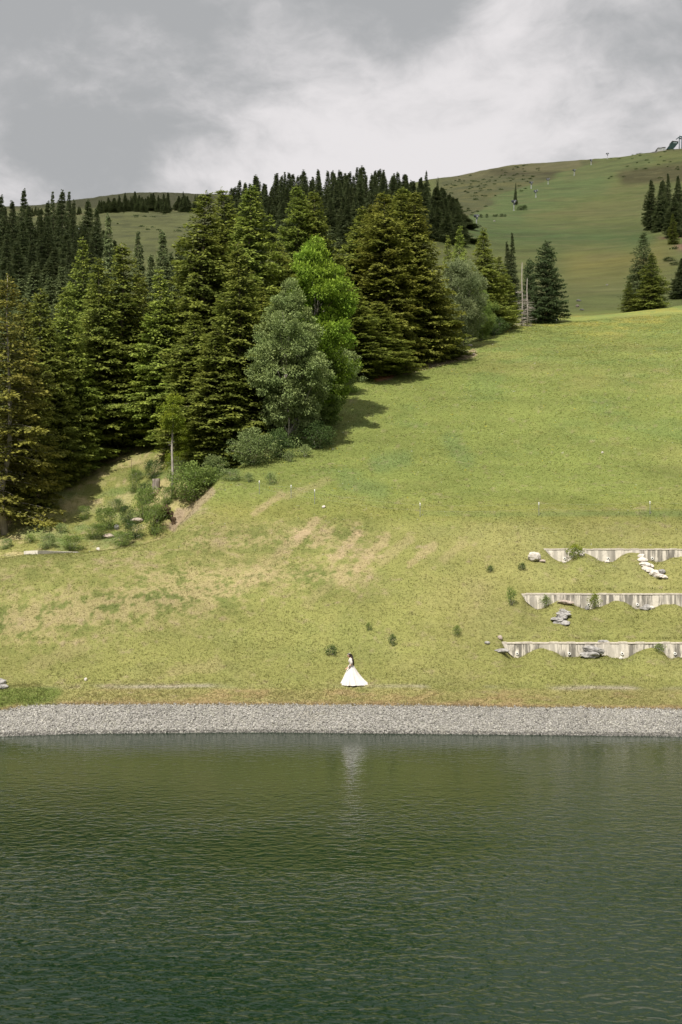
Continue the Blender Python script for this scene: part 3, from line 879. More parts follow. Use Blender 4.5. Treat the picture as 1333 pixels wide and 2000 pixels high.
T('whitebeam_tree', 'white', 566, 102.5, 551, 150, None, 'silvery green whitebeam with many stems at the meadow edge', 'whitebeam')
T('whitebeam_tree', 'white', 628, 108, 650, 110, 'shrub', 'lower silvery green tree right of the whitebeam at the meadow edge', 'whitebeam')
T('spruce_tree', 'spC', 700, 140, 404, 150, 'olive', 'slim pale olive spruce left of the broad bronze ones', 'spruce')
T('spruce_tree', 'spB', 722, 144, 400, 120, 'bronze', 'bronze spruce behind the slim pale olive one', 'spruce')
T('spruce_tree', 'spD', 752, 136, 378, 190, 'bronze', 'broad bronze spruce with thin pointed top, left of the twin tops', 'spruce')
T('spruce_tree', 'spE', 784, 141, 367, 190, 'olive', 'highest olive bronze spruce of the right middle group', 'spruce')
T('spruce_tree', 'spD', 813, 140, 374, 170, 'bronze', 'reddish bronze spruce at the right end of the middle group', 'spruce')
T('spruce_tree', 'spC', 690, 126, 560, 150, 'olive', 'low olive spruce right of the maple', 'spruce')
T('spruce_tree', 'spA', 738, 130, 590, 140, 'olive', 'low shaded spruce at the orange earth patch', 'spruce')
T('spruce_tree', 'spC', 845, 143, 545, 120, 'green', 'green spruce with bright lower boughs beside the willow', 'spruce')
T('spruce_tree', 'spY', 862, 146, 600, 70, 'bright', 'small bright spruce at the foot of the willow', 'spruce')
T('spruce_tree', 'spB', 655, 134, 500, 110, 'olive', 'olive spruce standing behind the right side of the maple', 'spruce')
T('willow_tree', 'willow', 898, 153, 497, 105, None, 'grey green round willow at the upper wood edge', 'willow')
T('willow_tree', 'willow', 940, 160, 560, 60, 'shrub', 'smaller green willow right of the grey round one', 'willow')
T('spruce_tree', 'spY', 898, 178, 445, 75, 'bright', 'bright young spruce rising behind the grey willow', 'spruce')
T('spruce_tree', 'spY', 872, 182, 463, 60, 'green', 'young spruce left behind the grey willow', 'spruce')
T('spruce_tree', 'spA', 945, 168, 446, 92, 'olive', 'pointed olive spruce right of the grey willow', 'spruce')
T('spruce_tree', 'spC', 978, 172, 500, 75, 'green', 'lower dark spruce joined to the pointed olive one', 'spruce')
T('spruce_tree', 'spH', 1000, 215, 456, 48, 'dark', 'dark spruce standing behind the pair of dead trunks', 'spruce')
T('larch_tree', 'larch', 1068, 183, 472, 96, None, 'dark broad larch at the end of the wood beside the dead trunks', 'larch')
T('larch_tree', 'larch', 1035, 188, 505, 50, 'blue', 'small thin larch between dead trunks and the broad larch', 'larch')
# right side of the meadow
T('spruce_tree', 'spY', 1258, 204, 457, 92, 'dark', 'dark pointed spruce behind on the brow at right', 'spruce')
T('spruce_tree', 'spY', 1274, 199, 497, 78, 'green', 'green young spruce in front of the dark pointed one on the brow', 'spruce')
T('spruce_tree', 'spY', 1230, 200, 550, 40, 'green', 'small spruce at the left foot of the pair on the brow', 'spruce')
T('spruce_tree', 'spF', 1331, 228, 504, 56, 'dark', 'dark spruce cut by the right edge above the brow', 'spruce')
for (px, D, top, wd, lb) in ((1272, 385, 352, 34, 'leftmost dark spruce of the clump on the far right slope'), (1291, 372, 353, 34, 'dark spruce second from left in the far right clump'),
                             (1305, 380, 339, 36, 'tallest dark spruce of the far right clump'), (1325, 376, 343, 36, 'dark spruce at the right edge of the far right clump'),
                             (1316, 350, 385, 38, 'low dark spruce in front of the far right clump')):
    T('spruce_tree', random.choice(['spF', 'spG', 'spH']), px, D, top, wd * 1.15, 'dark', lb, 'spruce')
T('spruce_tree', 'spY', 1314, 335, 418, 26, 'green', 'small lighter spruce below the far right clump', 'spruce')
T('spruce_tree', 'spG', 834, 480, 334, 22, 'dark', 'single small spruce on the skyline right of the ridge wood', 'spruce')
T('spruce_tree', 'spH', 856, 560, 346, 10, 'dark', 'tiny spruce on the skyline beside the single small one', 'spruce')
T('spruce_tree', 'spG', 1007, 520, 358, 9, 'dark', 'tiny dark conifer beside the low juniper bush on the ski run', 'spruce')

# ---- wood on the ridge behind (dark spruces in cloud shade)
topx = [450, 476, 500, 520, 550, 575, 592, 622, 645, 675, 712, 745, 774, 802, 822, 848, 870, 893, 910]
topy = [368, 350, 343, 349, 337, 338, 334, 334, 336, 334, 328, 334, 335, 345, 348, 358, 365, 386, 425]
r = random.Random(5)
for row, (Dm, dy, n) in enumerate(((430, 0, 40), (395, 4, 34), (365, 22, 30), (345, 48, 26))):
    for k in range(n):
        px = 452 + (k + r.uniform(-0.75, 0.75)) * (448 / (n - 1))
        D = Dm + r.uniform(-8, 8)
        ty = float(np.interp(px, topx, topy)) + dy + abs(r.gauss(0, 10)) - 3
        if px > 840: ty += (row < 2) * 4
        if row >= 2 and px < 640 and r.random() < 0.4: continue
        T('spruce_tree', r.choice(['spF', 'spG', 'spH', 'spF']), px, D, ty, r.uniform(38, 56), 'dark',
          'dark spruce in the dense wood on the ridge behind the tall middle trees', 'spruce', 'dark spruces of the ridge wood')
# ---- dark wood at the left, mid distance
lx = [0, 12, 26, 43, 60, 78, 92, 105, 120, 135, 150, 172, 190, 205]
ly = [382, 404, 393, 371, 402, 410, 394, 376, 372, 376, 440, 393, 440, 450]
LL = ['dark spruce cut by the left edge on the skyline', 'dark spruce next to the one cut by the left edge on the skyline', 'lower narrow dark spruce left of the first tall skyline spike',
      'first tall pointed dark spruce on the skyline from the left', 'dark spruce on the right shoulder of the first tall skyline spike', 'low dark spruce in the skyline dip between the two tall clumps',
      'left shoulder spruce of the broad skyline clump', 'left peak of the broad dark skyline clump at far left', 'highest middle peak of the broad dark skyline clump at far left', 'right peak of the broad dark skyline clump',
      'dark spruce in front of the teal shelter', 'dark pointed spruce right of the teal shelter', 'low dark spruce right of the pointed one by the shelter', 'last low dark spruce where the left wood meets the far meadow']
for k, (px, ty) in enumerate(zip(lx, ly)):
    T('spruce_tree', r.choice(['spF', 'spG', 'spH']), px, 300 + r.uniform(-12, 12), ty, r.uniform(48, 66), 'dark', LL[k], 'spruce', 'dark spruces at far left')
for row, (Dm, ty0, n, x1) in enumerate(((265, 430, 12, 225), (235, 470, 11, 225), (205, 510, 10, 215), (180, 545, 9, 205), (155, 590, 8, 200))):
    for k in range(n):
        px = -10 + (k + r.uniform(-0.35, 0.35)) * ((x1 + 10) / (n - 1))
        T('spruce_tree', r.choice(['spF', 'spG', 'spH']), px, Dm + r.uniform(-8, 8), ty0 + r.gauss(0, 12) + (px > 190) * 25, r.uniform(70, 95) * 235 / Dm * 0.9, 'dark',
          'dark spruce filling the shaded wood at far left below the skyline', 'spruce', 'dark spruces filling the left wood')
# fill between left wood and middle group
for (px, D, ty) in ((235, 150, 560), (275, 145, 590), (350, 150, 480), (365, 160, 470), (345, 132, 560), (560, 160, 430), (650, 165, 450), (505, 150, 420), (430, 145, 430), (690, 158, 470)):
    T('spruce_tree', r.choice(['spF', 'spH']), px, D, ty, 110, 'dark', 'shaded spruce filling the gaps behind the front row of the wood', 'spruce', 'shaded spruces behind the front row')
# ---- tree line on the far skyline, left
for k in range(46):
    px = 196 + k * 4.3 + r.uniform(-2, 2)
    if 395 < px: continue
    D = 610 + r.uniform(-25, 25)
    base = float(YH - (G((px - CX) / F * D, D) - CAMZ) * F / D)
    ty = base - r.uniform(18, 38)
    if r.random() < 0.12: continue
    T('spruce_tree', r.choice(['spF', 'spG', 'spH']), px, D, ty, r.uniform(15, 24), 'dark', 'small dark spruce in the row along the far left meadow', 'spruce', 'far row of small spruces')
for px in (48, 56, 64, 70, 76, 84, 140, 146, 152, 158):
    D = 640 + r.uniform(-20, 20)
    T('spruce_tree', 'spG', px + r.uniform(-2, 2), D, float(YH - (G((px - CX) / F * D, D) - CAMZ) * F / D) - r.uniform(10, 18), 9, 'dark', 'small dark spruce in the row along the far left meadow', 'spruce', 'far row of small spruces')
T('spruce_tree', 'spG', 359, 700, 374, 9, 'dark', 'highest small spruce at the right end of the far row', 'spruce')

# ---- thin bare-stemmed tree and the two dead trunks
p = at(337, 99.5)


def pole_tree():
    e = empty('spruce_tree', p, 'slim tree with a long bare grey stem and a bright tuft above the hazel bushes', 'tree')
    tr = MB()
    tr.tube([(0, 0, -0.3), (0.03, 0, 2), (-0.03, 0.02, 4), (0.05, 0, 6), (0.02, 0, 8.2)], [0.12, 0.10, 0.085, 0.06, 0.02], 8)
    rr = random.Random(4)
    for k in range(14):
        z = rr.uniform(1.5, 4.8); a = rr.uniform(0, 6.28); l = rr.uniform(0.2, 0.6)
        tr.tube([(0, 0, z), (math.cos(a) * l, math.sin(a) * l, z - 0.05)], [0.012, 0.004], 3)
    tr.build('trunk', BARKG, e, True)
    (V, q, tp), _ = broad_proto(3.6, 1.15, 77, trunk=0.0, nclump=46, leaves=80, leaf=0.14, clump=0.2)
    c = link_obj('crown', mesh_np('crown', V, q, 4, [FOL['lime']], {'tip': ('FLOAT', tp)}), e, (0.1, 0, 4.7))


pole_tree()


def dead_trunk(px, D, top, label, seed, twigs):
    rr = random.Random(seed)
    q = at(px, D); h = zy(top, D) - q.z
    e = empty('dead_tree', q, label, 'dead tree')
    m = MB()
    m.tube([(0, 0, -0.2), (0.06, 0, h * .4), (-0.03, 0, h * .75), (0.02, 0, h)], [0.13, 0.095, 0.06, 0.02], 8)
    m.build('trunk', DEADW, e, True)
    m = MB()
    for k in range(twigs):
        z = h * rr.uniform(0.02, 0.62) ** 1.2; a = rr.uniform(0, 6.28); l = rr.uniform(0.5, 2.1) * (1 - z / h)
        x, y = math.cos(a), math.sin(a)
        m.tube([(0, 0, z), (x * l * .5, y * l * .5, z - 0.12 * l), (x * l, y * l, z - 0.05 * l + rr.uniform(-.15, .2))], [0.030, 0.022, 0.008], 4)
        for j in range(3):
            f = rr.uniform(.4, .95); b = a + rr.choice((-1, 1)) * rr.uniform(.5, 1.1)
            m.tube([(x * l * f, y * l * f, z - .1 * l), (x * l * f + math.cos(b) * .4, y * l * f + math.sin(b) * .4, z - .15 * l)], [0.012, 0.005], 3)
    m.build('branches', DEADW, e, True)


DEADW = simple('dead_wood', (0.26, 0.23, 0.20), (0.42, 0.39, 0.35), 6, 0.9, 0.4, 0.1, stretch=(1, 1, 0.3))
dead_trunk(1020, 178, 512, 'taller pale dead trunk left of the dark larch', 3, 70)
dead_trunk(1030, 177, 543, 'shorter pale dead trunk beside the taller one', 4, 60)


# ------------------------------------------------------------------ bushes and small plants
def bush(px, py, proto, hpx, wpx, fol, label, name='bush', cat='bush', D=None, group=None):
    q = at(px, D) if D else ground_at(px, py)
    h = hpx * q.y / F
    R0 = {'bushA': 1.5, 'bushB': 1.25, 'bushC': .42, 'bushD': .45, 'broadA': 3.1, 'spY': 2.9, 'willow': 3.7}[proto]
    ws = (wpx / 2 * q.y / F) / (R0 * h / PROTO[proto][2])
    q.z -= 0.04
    if proto == 'bushB' and px > 270 and px < 350: h *= 1.15; ws *= 1.1
    return plant(name, proto, q, h + 0.04, ws, fol, label, cat, group, parts=('crown', 'trunk') if proto == 'spY' else ('leaves', 'stems'))


for a in (
    (492, 908, 'bushA', 66, 96, 'hazel', 'pale round bush at the foot of the middle spruces'),
    (545, 893, 'bushA', 52, 60, 'darkshrub', 'dark green bush under the whitebeam'),
    (596, 893, 'bushC', 24, 34, 'hazel', 'small pale bush right of the whitebeam on the meadow'),
    (565, 902, 'bushC', 20, 30, 'hazel', 'low weeds bush between whitebeam and fence stakes'),
    (530, 946, 'bushC', 24, 26, 'hazel', 'thin sapling bush behind the leftmost fence stakes'),
    (487, 942, 'bushC', 18, 24, 'hazel', 'small thin sapling left of the leftmost fence stake'),
    (385, 905, 'broadA', 80, 90, 'lime', 'bright leafy young tree right of the slim bare stem'),
    (440, 920, 'bushA', 44, 74, 'shrub', 'green bush at the right end of the hazel thicket'),
    (372, 978, 'bushA', 70, 90, 'shrub', 'large hazel bush overhanging the gully'),
    (410, 950, 'bushA', 36, 60, 'shrub', 'lower hazel bush on the rim right of the gully'),
    (350, 940, 'bushB', 40, 50, 'hazel', 'leafy bush around the base of the slim bare stem'),
    (262, 962, 'bushB', 46, 30, 'shrub', 'upright bush left of the weathered stump'),
    (300, 935, 'bushB', 30, 34, 'darkshrub', 'dark bush just above the weathered stump'),
    (325, 896, 'spY', 34, 30, 'dark', 'tiny dark spruce sapling left of the slim bare stem'),
    (285, 1015, 'bushB', 55, 50, 'shrub', 'round leaved bush on the left rim of the gully hole'),
    (303, 1045, 'bushB', 52, 44, 'shrub', 'bush hanging into the bottom of the gully'),
    (262, 1052, 'bushB', 36, 48, 'darkshrub', 'dark bush low in the gully beside pale stones'),
    (240, 1066, 'bushB', 28, 54, 'shrub', 'low bush at the lower end of the gully'),
    (210, 1035, 'bushB', 44, 56, 'shrub', 'dense green bush on the dry slope left of the gully'),
    (165, 1015, 'bushB', 26, 32, 'shrub', 'small bush upper left on the dry gully slope'),
    (140, 1074, 'bushB', 28, 50, 'shrub', 'grassy bush behind the pale concrete slab'),
    (92, 1072, 'bushB', 30, 40, 'hazel', 'thin bush above the left end of the slab'),
    (95, 1000, 'bushC', 14, 14, 'darkshrub', 'little dark shrub at the wood edge on the dry slope'),
    (225, 1000, 'bushB', 26, 40, 'hazel', 'pale low bush on the dry slope above the dense green one'),
    (186, 1052, 'bushB', 30, 50, 'shrub', 'wide low bush between the dense green bush and the slab'),
    (60, 1060, 'bushC', 16, 30, 'shrub', 'low weeds bush left above the slab'),
    (120, 1040, 'bushC', 18, 26, 'hazel', 'pale weeds clump on the lower dry slope'),
    (250, 1022, 'bushB', 34, 40, 'darkshrub', 'dark bush between dense green bush and gully rim'),
    (328, 985, 'bushB', 30, 36, 'shrub', 'bush crowning the added overhang above the hollow'),
    (285, 985, 'bushB', 36, 30, 'darkshrub', 'dark bush left below the weathered stump'),
    (272, 938, 'bushC', 18, 22, 'hazel', 'small pale bush on the slope left of the dark bush above the stump'),
    (345, 925, 'bushB', 36, 44, 'lime', 'bright low bush at the left foot of the bright young tree'),
    (455, 938, 'bushB', 22, 50, 'hazel', 'pale weeds bush below the big round bush'),
    (418, 932, 'bushA', 40, 60, 'hazel', 'hazel bush joining thicket and round bush'),
    (620, 876, 'bushA', 50, 70, 'darkshrub', 'shaded bush at the right foot of the whitebeam'),
    (672, 770, 'broadA', 90, 70, 'silver', 'low silvery tree at the right foot of the maple'),
    (12, 1072, 'bushB', 20, 30, 'hazel', 'low bush at the left edge under the thinning spruce'),
    (648, 1280, 'bushC', 20, 26, 'darkshrub', 'low dark tuft shrub above and left of the bride'),
    (767, 1262, 'bushC', 22, 18, 'darkshrub', 'small dark shrub on the slope right of the bride'),
    (893, 1243, 'bushC', 20, 20, 'shrub', 'small shrub half way between bride and lowest wall'),
    (721, 1233, 'bushC', 16, 14, 'shrub', 'faint sapling on the slope above the bride'),
    (958, 1118, 'bushC', 12, 16, 'darkshrub', 'small round dark shrub left of the terraces'),
    (1020, 1114, 'bushC', 14, 18, 'darkshrub', 'small round shrub below the pale boulder'),
    (1000, 1184, 'bushD', 40, 24, 'shrub', 'upright shrub at the left end of the middle wall'),
    (1066, 1187, 'bushD', 28, 22, 'shrub', 'thin shrub against the left part of the middle wall', 'bush', 'bush', WALLS[1][1] - .5),
    (1161, 1189, 'bushD', 34, 26, 'lime', 'yellow green shrub against the middle wall', 'bush', 'bush', WALLS[1][1] - .5),
    (1124, 1099, 'bushC', 28, 38, 'lime', 'bright spreading shrub in front of the top wall', 'bush', 'bush', WALLS[0][1] - .7),
    (1288, 1284, 'bushC', 18, 22, 'shrub', 'small shrub on the mound at the lowest wall', 'bush', 'bush', WALLS[2][1] - .6),
    (1272, 603, 'willow', 22, 40, 'willow', 'grey green bush at the foot of the young spruces on the brow'),
    (968, 655, 'bushA', 34, 50, 'darkshrub', 'dark low bush at the upper wood edge right of willow'),
):
    bush(*a)
for k, (px, D, h, w_) in enumerate(((1020, 500, 9, 26), (980, 470, 6, 10), (987, 470, 5, 7), (940, 455, 7, 8), (951, 458, 7, 7), (920, 430, 6, 8), (894, 560, 4, 5), (905, 440, 5, 8), (1082, 270, 5, 12), (968, 470, 4, 14), (1308, 300, 7, 30), (1318, 290, 5, 24))):
    bush(px, 0, 'bushB', h, w_, 'darkshrub', ['wide low juniper bush beside the ski run below a snow gun', 'dark round shrub on the far heath above the lowest snow gun', 'dark small shrub joined to the round one on the far heath',
         'small dark shrub at the edge of the far heath', 'small dark shrub right of another at the heath edge', 'dark shrub just above the lowest snow gun', 'speck of a shrub high on the heath under the skyline',
         'small shrub close to the ridge wood', 'low dark shrub alone on the lower ski run', 'reddish flat shrub strip on the far heath', 'low shrub patch below the eroded bank at right', 'lower shrub patch under the eroded bank at right'][k], D=D)

def scrub():
    r_ = np.random.default_rng(77)
    n = 330
    D = r_.uniform(300, 760, n); px = np.where(r_.random(n) < .55, r_.uniform(870, 1060, n), np.where(r_.random(n) < .5, r_.uniform(200, 400, n), r_.uniform(1180, 1340, n)))
    X = (px - CX) / F * D; Z = G(X, D); PY = YH - (Z - CAMZ) * F / D
    lim = np.interp(px, [850, 900, 960, 1010, 1050, 1120], [470, 445, 398, 378, 362, 330])
    ok = np.where(px > 1150, (PY < 350) | ((PY > 440) & (PY < 490) & (px > 1285)), np.where(px > 800, PY < lim, (PY > 412) & (PY < 480)))
    X, Y, Z = X[ok], D[ok], Z[ok]; n = len(X); k = 60
    s_ = r_.uniform(.3, 1.1, n) * (1 + .8 * (r_.random(n) < .1))
    g = r_.normal(0, 1, (n, k, 3)); g /= np.linalg.norm(g, axis=2, keepdims=True)
    P = g * s_[:, None, None] * np.array([1.5, 1.0, .55]) * r_.random((n, k, 1)) ** .4
    P[..., 2] = abs(P[..., 2])
    P += np.stack([X, Y, Z], -1)[:, None, :]
    P = P.reshape(-1, 3); N = len(P)
    V, q, tp = leaf_quads(P, nrm(r_.normal(0, 1, (N, 3))), nrm(g.reshape(-1, 3) + r_.normal(0, .4, (N, 3))), np.full(N, .42), np.full(N, .14), r_.random(N))
    tag(link_obj('heath_scrub', mesh_np('heath_scrub', V, q, 4, [FOL['darkshrub']], {'tip': ('FLOAT', tp)})), 'low dark scrub dotted over the far heath and meadows', 'scrub', kind='stuff')


scrub()

# ------------------------------------------------------------------ rocks
ROCKM = simple('grey_rock', (0.16, 0.155, 0.15), (0.36, 0.35, 0.335), 5, 0.9, 0.8, 0.2)
ROCKP = simple('pale_rock', (0.42, 0.39, 0.35), (0.62, 0.58, 0.53), 5, 0.9, 0.6, 0.2)
ROCKB = simple('pinkish_rock', (0.26, 0.21, 0.18), (0.42, 0.36, 0.31), 5, 0.9, 0.6, 0.2)


def rock_mesh(seed, sx, sy, sz, layered=0.0, sub=3):
    import bmesh
    bm = bmesh.new()
    bmesh.ops.create_icosphere(bm, subdivisions=sub, radius=1)
    rr = np.random.default_rng(seed)
    pl = [(Vector(rr.normal(0, 1, 3)).normalized(), rr.uniform(0.62, 0.95)) for _ in range(9)]
    off = rr.uniform(0, 50, 3)
    from mathutils import noise as mn
    for v in bm.verts:
        c = v.co.copy()
        for n, d in pl:
            e = c.dot(n) - d
            if e > 0: c -= n * e * 0.85
        c *= 1 + 0.16 * mn.noise(c * 2.1 + Vector(off)) + 0.06 * mn.noise(c * 6 + Vector(off))
        if layered: c.x *= 1 + layered * math.sin(c.z * 14 + c.x * 3) * 0.12
        v.co = Vector((c.x * sx, c.y * sy, c.z * sz))
    me = bpy.data.meshes.new('rock')
    bm.to_mesh(me); bm.free()
    return me


def rock(px, py, wpx, hpx, mat, label, seed, layered=0.0, name='boulder', D=None, tilt=0.0, cat='rock', sink=0.3, wall=None, dy=.5):
    if wall is not None: D = WALLS[wall][1] - dy
    q = at(px, D) if D else ground_at(px, py)
    k = q.y / F
    me = rock_mesh(seed, wpx / 2 * k, wpx / 2 * k * 0.7, hpx / 2 * k / (1 - sink * .5), layered)
    me.materials.append(mat)
    o = link_obj(name, me, None, (q.x, q.y, q.z + hpx / 2 * k * (1 - sink)))
    o.rotation_euler = (0, tilt, random.uniform(-0.3, 0.3))
    return tag(o, label, cat)


for a in (
    (1044, 1096, 28, 19, ROCKP, 'pale boulder beside the left end of the top wall', 1),
    (1060, 1099, 14, 6, ROCKB, 'flat small stone right of the pale boulder', 2),
    (1160, 1270, 44, 20, ROCKM, 'upper dark slab of rock leaning on the lowest wall', 3, .6, 'boulder', None, 0.15, 'rock', -0.25, 2, .46),
    (1150, 1284, 44, 13, ROCKM, 'lower flat grey slab in front of the lowest wall', 4, .8),
    (1178, 1278, 26, 9, ROCKM, 'small grey slab beside the flat one at the lowest wall', 5, .6),
    (1213, 1286, 8, 8, ROCKP, 'small pale stone at the foot of the lowest wall', 6, 0, 'boulder', None, 0, 'rock', .3, 2, .5),
    (981, 1276, 28, 9, ROCKM, 'flat grey rock left of the lowest wall', 7, .5),
    (952, 1258, 12, 6, ROCKM, 'small pale rock far left of the lowest wall', 8),
    (977, 1249, 10, 9, ROCKB, 'little brown rock on the corner of the lowest wall', 9),
    (1147, 1190, 10, 10, ROCKM, 'small round rock at the middle wall beside the yellow green shrub', 10, 0, 'boulder', None, 0, 'rock', .3, 1, .5),
    (1262, 1188, 26, 12, ROCKM, 'flat grey rock at the foot of the middle wall', 11, .6, 'boulder', None, 0, 'rock', .3, 1, .5),
    (1272, 1184, 18, 8, ROCKP, 'pale flat stone beside the grey one at the middle wall', 12, 0, 'boulder', None, 0, 'rock', .3, 1, .5),
    (1105, 1176, 34, 9, ROCKB, 'stony heap against the middle wall above the rock pile', 13, .4, 'boulder', None, 0, 'rock', .2, 1, .5),
    (1102, 1097, 8, 6, ROCKP, 'little pale stone at the foot of the top wall left of the shrub', 14, 0, 'boulder', None, 0, 'rock', .3, 0, .5),
    (1137, 1098, 13, 8, ROCKP, 'pale stone half hidden by the bright spreading shrub', 15, 0, 'boulder', None, 0, 'rock', .3, 0, .5),
    (1186, 1098, 12, 6, ROCKP, 'pale stone under the middle of the top wall', 16, 0, 'boulder', None, 0, 'rock', .3, 0, .5),
    (1293, 1120, 18, 9, ROCKM, 'grey stones at the end of the pale rubble spill', 17, .6),
    (2, 1338, 24, 13, ROCKM, 'dark grey rock at the left edge on the bank', 18, .5),
    (6, 1346, 20, 9, ROCKM, 'low dark rock in front of the one at the left edge', 19, .5),
    (168, 1331, 7, 7, ROCKP, 'single white stone on the turf near the worn path at left', 20),
    (268, 1022, 28, 10, ROCKB, 'pinkish flat boulder above the gully bushes', 21),
    (212, 1051, 22, 9, ROCKB, 'pale stones on the dry slope beside the gully', 22),
    (192, 1076, 8, 7, ROCKP, 'little pale stone at the lower end of the gully', 23),
    (228, 1034, 10, 12, ROCKM, 'small grey upright stone on the dry slope', 24),
    (633, 992, 8, 5, ROCKP, 'flat pale stone right of the fence stakes', 25),
    (920, 694, 22, 6, ROCKB, 'brown broken rock on the earth strip by the wood edge', 26, .5),
    (1177, 886, 5, 4, ROCKP, 'tiny pale stone alone on the upper meadow', 27),
    (918, 676, 10, 4, ROCKP, 'pale stone above the earth strip by the wood edge', 28),
):
    rock(*a)
for (px, D, wd, hh, mt, lb) in ((1128, 222, 8, 5, ROCKB, 'reddish rock above the brow right of the larch'), (1137, 214, 10, 3, ROCKM, 'flat grey rock on the brow right of the larch'),
                                (1131, 232, 11, 4, ROCKM, 'dark stone above the reddish rock'), (1186, 262, 5, 3, ROCKP, 'white stone on the lower ski run'),
                                (966, 440, 5, 3, ROCKP, 'white stone at the lower edge of the heath')):
    rock(px, 0, wd, hh, mt, lb, int(px + wd), 0.4, D=D)

# rock pile below the middle wall, many stones one thing
q = ground_at(1100, 1222)
e = empty('rock_pile', q, 'pile of layered dark grey rocks below the middle wall', 'rock pile')
rr = random.Random(8)
for k in range(9):
    me = rock_mesh(60 + k, rr.uniform(.25, .55), rr.uniform(.2, .35), rr.uniform(.08, .16), .8, 3); me.materials.append(ROCKM)
    x = rr.uniform(-.45, .4); f = k / 8
    o = link_obj('rock', me, e, (x * (1 - .4 * f), 0.15 + f * 0.9, 0.05 + 0.72 * f)); o.rotation_euler = (0.15, rr.uniform(-.2, .2), rr.uniform(-.5, .5))
# pale rubble spill
q = at(1284, WALLS[0][1] - 2.9)
e = empty('rubble_heap', q, 'curved spill of white rubble below the top wall', 'rubble')
for k, (dx, dy, s_) in enumerate(((-.35, 1.05, .20), (-.42, .8, .22), (-.42, .55, .26), (-.28, .3, .26), (-.12, .12, .26), (.08, 0, .22), (.3, -.08, .16), (-.2, .55, .2), (-.5, .35, .16), (0, .25, .18), (.45, -.1, .1))):
    me = rock_mesh(90 + k, s_ * rr.uniform(1.3, 1.9), s_ * rr.uniform(1.6, 2.4), s_ * rr.uniform(.7, 1.1), 0, 3); me.materials.append(ROCKP)
    dy = dy * 2.3; dx *= 1.15
    xx, yy = q.x + dx, q.y + dy
    link_obj('stone', me, e, (dx, dy, float(G(xx, yy)) - q.z + 0.05))
# stump in the gully
q = ground_at(305, 962)
e = empty('tree_stump', q, 'weathered grey and rust brown stump at the head of the gully', 'stump')
m = MB()
m.tube([(0, 0, -.4), (0, 0, .35), (.04, 0, .9), (.02, 0, 1.15)], [.45, .36, .32, .34], 11)
so = m.build('wood', simple('stump_wood', (0.11, 0.09, 0.075), (0.27, 0.24, 0.21), 7, .95, .8, .1, stretch=(1, 1, .3)), e, True)
m = MB()
for k in range(7):
    a = -1.57 + rr.uniform(-1.2, 1.2)
    m.tube([(math.cos(a) * .25, math.sin(a) * .25, .2), (math.cos(a) * .6, math.sin(a) * .7, -.3), (math.cos(a) * .8 + rr.uniform(-.3, .3), math.sin(a) * 1.2, -1.1)], [.11, .08, .03], 6)
m.build('roots', simple('root_wood', (0.18, 0.105, 0.065), (0.27, 0.20, 0.15), 6, .95, .5, .1), e, True)


# overhang and recess added to deepen the dark hole in the gully
def undercut():
    q = ground_at(322, 1018)
    e = empty('added_overhang', q, 'added overhang with a darkened hollow under it in the gully', 'earth bank')
    earth = simple('shade_dark_earth', (0.035, 0.026, 0.017), (0.10, 0.070, 0.045), 6, 1.0, .8, .05)  # very dark earth colour, the shade of the hollow painted in
    turf = simple('turf_lip', (0.07, 0.085, 0.03), (0.20, 0.17, 0.08), 9, 1.0, .8, .05)
    n = 28; vs = []; fs = []
    rr = random.Random(3)
    # arch shell: outer lip, inner recess
    for ring, (w_, h_, y_) in enumerate(((0.95, 1.75, -0.15), (0.62, 1.45, -0.35), (0.50, 1.25, 0.2), (0.42, 1.0, 1.4), (0.1, 0.3, 2.0))):
        for k in range(n):
            a = math.pi * k / (n - 1)
            j = 1 + 0.10 * math.sin(k * 2.3 + ring) + 0.05 * rr.uniform(-1, 1)
            vs.append((math.cos(a) * w_ * j, y_, -0.5 + math.sin(a) * h_ * j))
    for r0 in range(4):
        for k in range(n - 1):
            fs.append((r0 * n + k, r0 * n + k + 1, (r0 + 1) * n + k + 1, (r0 + 1) * n + k))
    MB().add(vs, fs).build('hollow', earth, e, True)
    m = MB()
    for k in range(60):
        x = rr.uniform(-.6, .6); z = 0.85 + 0.35 * math.cos(x * 1.6); l = rr.uniform(.15, .6)
        m.tube([(x, -.36, z), (x + rr.uniform(-.06, .06), -.42, z - l)], [.012, .004], 3)
    m.build('hanging_roots', turf, e)
    return e


undercut()


# ------------------------------------------------------------------ concrete walls, slab
def concrete_mat():
    m, t = mat_new('streaked_concrete')
    P = t.n('ShaderNodeNewGeometry').outputs['Position']
    s1 = t.noise(t.mapping(P, (2.6, 2.6, 0.12)), 1.6, 6, 0.7)
    s2 = t.noise(t.mapping(P, (1, 1, 0.05)), 0.55, 3, 0.6)
    f = t.noise(P, 7, 5, 0.7)
    c = t.mix(t.ramp(s1, 0.45, 0.58), (0.17, 0.16, 0.14), (0.60, 0.56, 0.49))
    c = t.mix(t.ramp(s2, 0.42, 0.62, 0.0, 0.6), c, (0.62, 0.58, 0.51))
    c = t.mix(t.ramp(f, 0.5, 0.75, 0, 0.4), c, (0.22, 0.20, 0.17))
    out(t, t.n('ShaderNodeBsdfPrincipled', inp={'Base Color': c, 'Roughness': 0.92, 'Specular IOR Level': .2, 'Normal': t.n('ShaderNodeBump', inp={'Height': f, 'Strength': .3, 'Distance': .02}).outputs[0]}).outputs[0])
    return m


